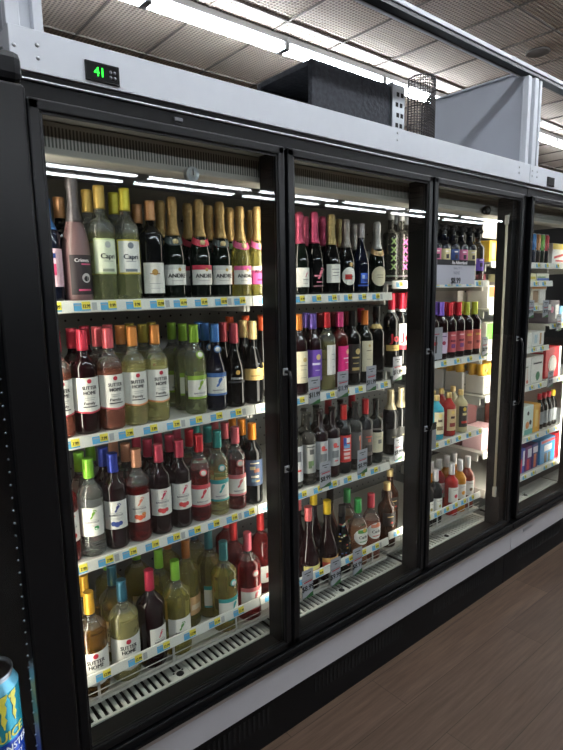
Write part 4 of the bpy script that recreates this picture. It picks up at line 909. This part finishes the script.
sale_tag(2.88,1.495,'grey sale tag on the third far-cooler shelf, middle','$9.99',.07,.10,y=.1265)
sale_tag(3.07,1.405,'grey sale tag at the right picture edge','$9.99',.07,.10,y=.1265)
sale_tag(3.00,1.062,'grey sale tag below the red round-emblem carton','$9.99',.07,.10,y=.1265)
t=thing('shelf_sign','black-topped grey sign hanging before the blue jug','sign',(1.76,.1265,.93))
obj('sign_card',MB().box(-.055,.055,-.001,.0006,-.065,.03,SIGN_GREY).box(-.055,.055,-.0016,.0006,.03,.065,INK),t)
t=thing('shelf_sign','white tag with red figure hung before the violet-capped bottles','sign',(1.789,.1265,1.372))
obj('sign_card',MB().box(-.055,.055,-.001,.0006,-.075,.075,SIGN_PALE),t)
p=MB(); p.lathe([(.013,0),(.0001,-.001)],SIGN_RED,14,axis='y',c=(.004,-.001,.0)); p.box(-.002,.010,-.002,-.0011,-.045,.035,INK); p.box(-.02,.028,-.002,-.0011,.042,.046,SIGN_RED); obj('sign_print',p,t)
# advertised sign fixed to the right door's glass
t=thing('price_sign','grey advertised wine sign reading $8.99 on the right door glass','sign',(1.745,-.0005,1.695))
obj('sign_card',MB().box(-.145,.145,-.001,.0035,-.052,.053,SIGN_PALE).box(-.145,.145,-.0016,-.001,.0305,.053,INK),t)
p=MB(); text_flat(p,'An Advertised',.021,.02,-.0020,.0345,WHITE_INK,.95,bold=.0013); text_flat(p,"Bailey W. S.",.014,.01,-.0014,.0135,pm('grey_ink',(92,94,100),.6),1.0)
text_flat(p,'WINE',.020,.0,-.0014,-.009,pm('grey_ink',(92,94,100),.6),.95); text_flat(p,'$8.99',.036,-.005,-.0014,-.047,INK,.90,bold=.0018)
obj('sign_lettering',p,t)

# ------------------------------------------------------------------ on top of the cooler
def frame_post(x0,x1,z1,label):
    t=thing('frame_post',label,'post',((x0+x1)/2,0,ZH0)); w=(x1-x0); h=z1-ZH0
    b=MB().box(-w/2,w/2,.030,.036,0,h,WHITE_PAINT)
    obj('post_web',b,t)
    for a,b_ in ((-w/2,-w/2+.030),(w/2-.022,w/2)): obj('post_flange',MB().box(a,b_,.006,.030,0,h,WHITE_PAINT,.002),t)
    if w>.1: obj('post_rib',MB().box(-.016,.022,.000,.030,0,h,WHITE_PAINT,.003),t)
frame_post(-.005,.075,2.618,'white steel post standing at the left end of the header')
frame_post(2.311,2.447,2.618,'white steel double post at the joint of the coolers')
t=thing('top_rail','long steel rail running above the cooler between the posts','rail',(0,0,2.64))
obj('rail_web',MB().box(-.7,7.,.006,.05,-.014,.008,BLACK_FRAME),t)
obj('rail_lip',MB().box(-.7,7.,.0,.006,.002,.020,WHITE_PAINT,.002),t)
obj('rail_lip',MB().box(-.7,2.30,.046,.056,-.022,-.014,WHITE_PAINT,.002),t)
t=thing('side_panel','grey steel side panel standing behind the double post','panel',(2.33,.0365,ZH0))
PANELM=noisy('grey_side_panel',(168,172,180),(158,162,171),4,.5)
obj('panel_sheet',MB().box(-.004,.004,.0,.50,0,.425,PANELM),t); obj('panel_fold',MB().box(-.014,.004,.0,.50,.425,.433,PANELM),t)
t=thing('side_panel','grey steel side panel behind the left end post','panel',(.0,.0365,ZH0))
obj('panel_sheet',MB().box(-.005,.003,.0,.50,0,.43,PANELM),t); obj('panel_fold',MB().box(-.005,.013,.0,.50,.43,.438,PANELM),t)
# foam-lined fan housing with a mesh guard
t=thing('fan_housing','black foam-lined open box with metal end on top of the cooler','fan housing',(1.13,.25,ZH0))
L_,D_,H_=.46,.34,.275; th=.022
fo=MB().box(0,L_,0,th,0,H_,FOAM,.004).box(0,L_,D_-th,D_,0,H_,FOAM,.004).box(0,L_,th,D_-th,H_-th,H_,FOAM,.003).box(0,L_,th,D_-th,0,th,FOAM,.003)
obj('foam_shroud',fo,t)
me=MB().box(L_+.002,L_+.008,-.01,D_+.01,0,H_+.012,STEEL,.002).box(L_+.002,L_+.085,-.012,-.006,0,H_+.005,STEEL,.002)
mp_=obj('metal_end',me,t)
sl=MB()
for i in range(4):
    for j in range(2):
        sl.box(L_+.022+.028*j+(.006 if i%2 else 0),L_+.040+.028*j+(.006 if i%2 else 0),-.0128,-.0119,.105+.042*i,.123+.042*i,BLACK_DEEP)
obj('vent_slots',sl,mp_)
WIRE=pm('dark_wire',(66,62,62),.45,.6)
t=thing('mesh_guard','curved dark wire mesh fan guard beside the foam box','fan guard',(1.70,.25,ZH0+.006))
wv=MB(); n=26
def gp_(u,v): # u along the curve, v up
    a=u*PI*.60; top=.30+.085*math.sin(PI*min(1,u*1.02+.02))**.7
    return ((.33*math.sin(a)), -.01+.12*(1-math.cos(a)), top*v)
for i in range(n+1):
    u=i/n
    wv.tube([gp_(u,v/8) for v in range(9)],.0021,WIRE,4)
for j in range(31):
    wv.tube([gp_(i/12,j/30) for i in range(13)],.0021 if j not in(0,30) else .004,WIRE,4)
obj('wire_mesh',wv,t)
obj('guard_rim',MB().tube([gp_(0,v/8) for v in range(9)]+[gp_(i/12,1) for i in range(1,13)]+[gp_(1,1-v/8) for v in range(1,9)],.004,WIRE,6),t)

# ------------------------------------------------------------------ black merchandiser at the left, with an energy drink can
MX0,MX1,MY0,MY1,MZ=-.80,-.197,-.75,-.10,1.875
t=thing('drinks_merchandiser','black glass-door drinks fridge at the left edge, nearest','fridge',(MX1,MY0,0))
dx=MX0-MX1; dy=MY1-MY0
FRB=pm('black_fridge_shell',(14,16,20),.42,spec=.3); FRI=pm('fridge_liner_dark',(34,32,42),.5)
sh=MB().box(-.02,0,.03,dy,0,MZ-.006,FRB,.004).box(dx,dx+.02,.03,dy,0,MZ-.006,FRB,.004).box(dx+.02,-.02,dy-.03,dy,0,MZ-.006,FRB).box(dx+.02,-.02,.03,dy-.03,MZ-.031,MZ-.006,FRB).box(dx+.02,-.02,.03,dy-.03,0,.15,FRB)
obj('cabinet_shell',sh,t)
obj('top_cap',MB().box(dx,0,.0,.06,MZ-.03,MZ,FRB,.008),t)
fd=MB().box(-.043,0,0,.028,.12,MZ-.031,BLACK_FRAME,.003).box(dx,dx+.043,0,.028,.12,MZ-.031,BLACK_FRAME,.003).box(dx+.043,-.043,0,.028,MZ-.10,MZ-.031,BLACK_FRAME).box(dx+.043,-.043,0,.028,.12,.18,BLACK_FRAME)
fo=obj('glass_door',fd,t)
obj('glass_pane',MB().box(dx+.041,-.041,.010,.016,.178,MZ-.098,PANE),fo)
ft=MB(); z=.20
while z<MZ-.11:
    ft.lathe([(.0013,.0095),(.0001,.0090)],pm('frit_dot',(150,168,180),.4),8,axis='y',c=(-.0465,0,z)); z+=.0145
obj('dotted_trim',ft,fo)
lb=MB(); vs=[(x_,y_,z_) for z_ in (.2,MZ-.12) for x_,y_ in ((-.040,.030),(-.030,.060),(-.024,.060),(-.024,.030))]
lb.add(vs,[(0,1,5,4)],pm('fridge_led',(255,255,255),.4,emit=(236,240,255),estr=2.5)); lb.add(vs,[(1,2,6,5),(2,3,7,6),(3,0,4,7),(3,2,1,0),(4,5,6,7)],LEDBODY)
obj('led_strip',lb,t)
obj('inner_shelf',MB().box(dx+.022,-.022,.05,dy-.035,1.016,1.026,FRI),t)
obj('inner_liner',MB().box(dx+.021,-.0205,dy-.038,dy-.031,.151,MZ-.031,FRI),t)
t=thing('energy_drink_can','turquoise energy drink can behind glass at bottom left','can',(-.2745,-.668,1.0265),math.radians(2))
TQ=pm('can_turquoise',(44,160,178),.25,.35); NB=pm('can_navy',(24,70,170),.25,.35); LB=pm('can_ice',(120,196,220),.3,.35)
r=.033; h=.157
obj('can_body',MB().lathe([(.024,0),(.031,.006),(r,.014),(r,.040),(r,.075),(r,.134),(r,.138),(.0305,.143),(.0272,.150),(.0272,.153)],TQ,40,mats=[STEEL,NB,NB,NB,TQ,TQ,LB,LB,STEEL]),t)
obj('can_lid',MB().lathe([(.0272,.152),(.0285,.154),(.0282,.157),(.0262,.157),(.0256,.153),(.0001,.153)],STEEL,36),t)
obj('pull_tab',MB().box(-.006,.006,-.012,.010,.1535,.155,STEEL,.0006),t)
YL=pm('can_yellow',(226,212,70),.35); p=MB()
def claw(x,zt,zb,w):
    pts=[]
    for i in range(9):
        tt=i/8; pts.append((x+w*(.5-.35*tt)+.0015*math.sin(i*2.3),zt-(zt-zb)*tt))
    for i in range(8,-1,-1):
        tt=i/8; pts.append((x-w*(.5-.30*tt)+.0012*math.sin(i*1.7+1),zt-(zt-zb)*tt))
    q=MB(); 
    for i in range(8):
        a=[pts[i],pts[i+1],pts[17-i-1],pts[17-i]]
        p.bent(r+.0006,[a[3],a[2],a[1],a[0]],YL)
claw(-.010,.137,.102,.009); claw(.006,.137,.094,.0095); claw(.021,.137,.098,.008)
for xa,xb in ((-.015,-.004),(.001,.012),(.015,.025)): p.bent(r+.0007,[(xa,.130),(xb,.133),(xb+.001,.1375),(xa-.001,.1345)],YL)
text_bent(p,'JUICE',.017,r+.0008,.38,.078,YL,.95,bold=.0005); text_bent(p,'MONSTER',.0125,r+.0008,.38,.062,WHITE_INK,.95,bold=.0003)
text_bent(p,'ENERGY',.008,r+.0008,.4,.050,WHITE_INK,1.)
obj('can_print',p,t)

# ------------------------------------------------------------------ camera and view
yaw,pit,rol=.6911,.1568,-.017
fw=Vector((math.sin(yaw)*math.cos(pit),math.cos(yaw)*math.cos(pit),-math.sin(pit)))
rt=Vector((math.cos(yaw),-math.sin(yaw),0)); up=rt.cross(fw)
r2=rt*math.cos(rol)+up*math.sin(rol); u2=-rt*math.sin(rol)+up*math.cos(rol)
cd=bpy.data.cameras.new('camera'); cam=bpy.data.objects.new('camera',cd); COL.objects.link(cam)
M=Matrix((r2,u2,-fw)).transposed().to_4x4(); M.translation=Vector((-.3755,-1.3618,1.6369)); cam.matrix_world=M
cd.sensor_fit='VERTICAL'; cd.sensor_height=24; cd.lens=24*544.5/750; cd.clip_start=.02; cd.clip_end=100
SC.camera=cam
w=bpy.data.worlds.new('world'); SC.world=w; w.use_nodes=True; w.node_tree.nodes['Background'].inputs[0].default_value=(0,0,0,1)
SC.view_settings.view_transform='Standard'; SC.view_settings.look='None'; SC.view_settings.gamma=1; SC.view_settings.use_curve_mapping=False
SC.view_settings.exposure=0.0
SC.cycles.use_denoising=True
SC.cycles.sample_clamp_indirect=6
SC.cycles.max_bounces=10; SC.cycles.transmission_bounces=8; SC.cycles.transparent_max_bounces=14; SC.cycles.diffuse_bounces=3; SC.cycles.glossy_bounces=4
SC.cycles.caustics_reflective=False
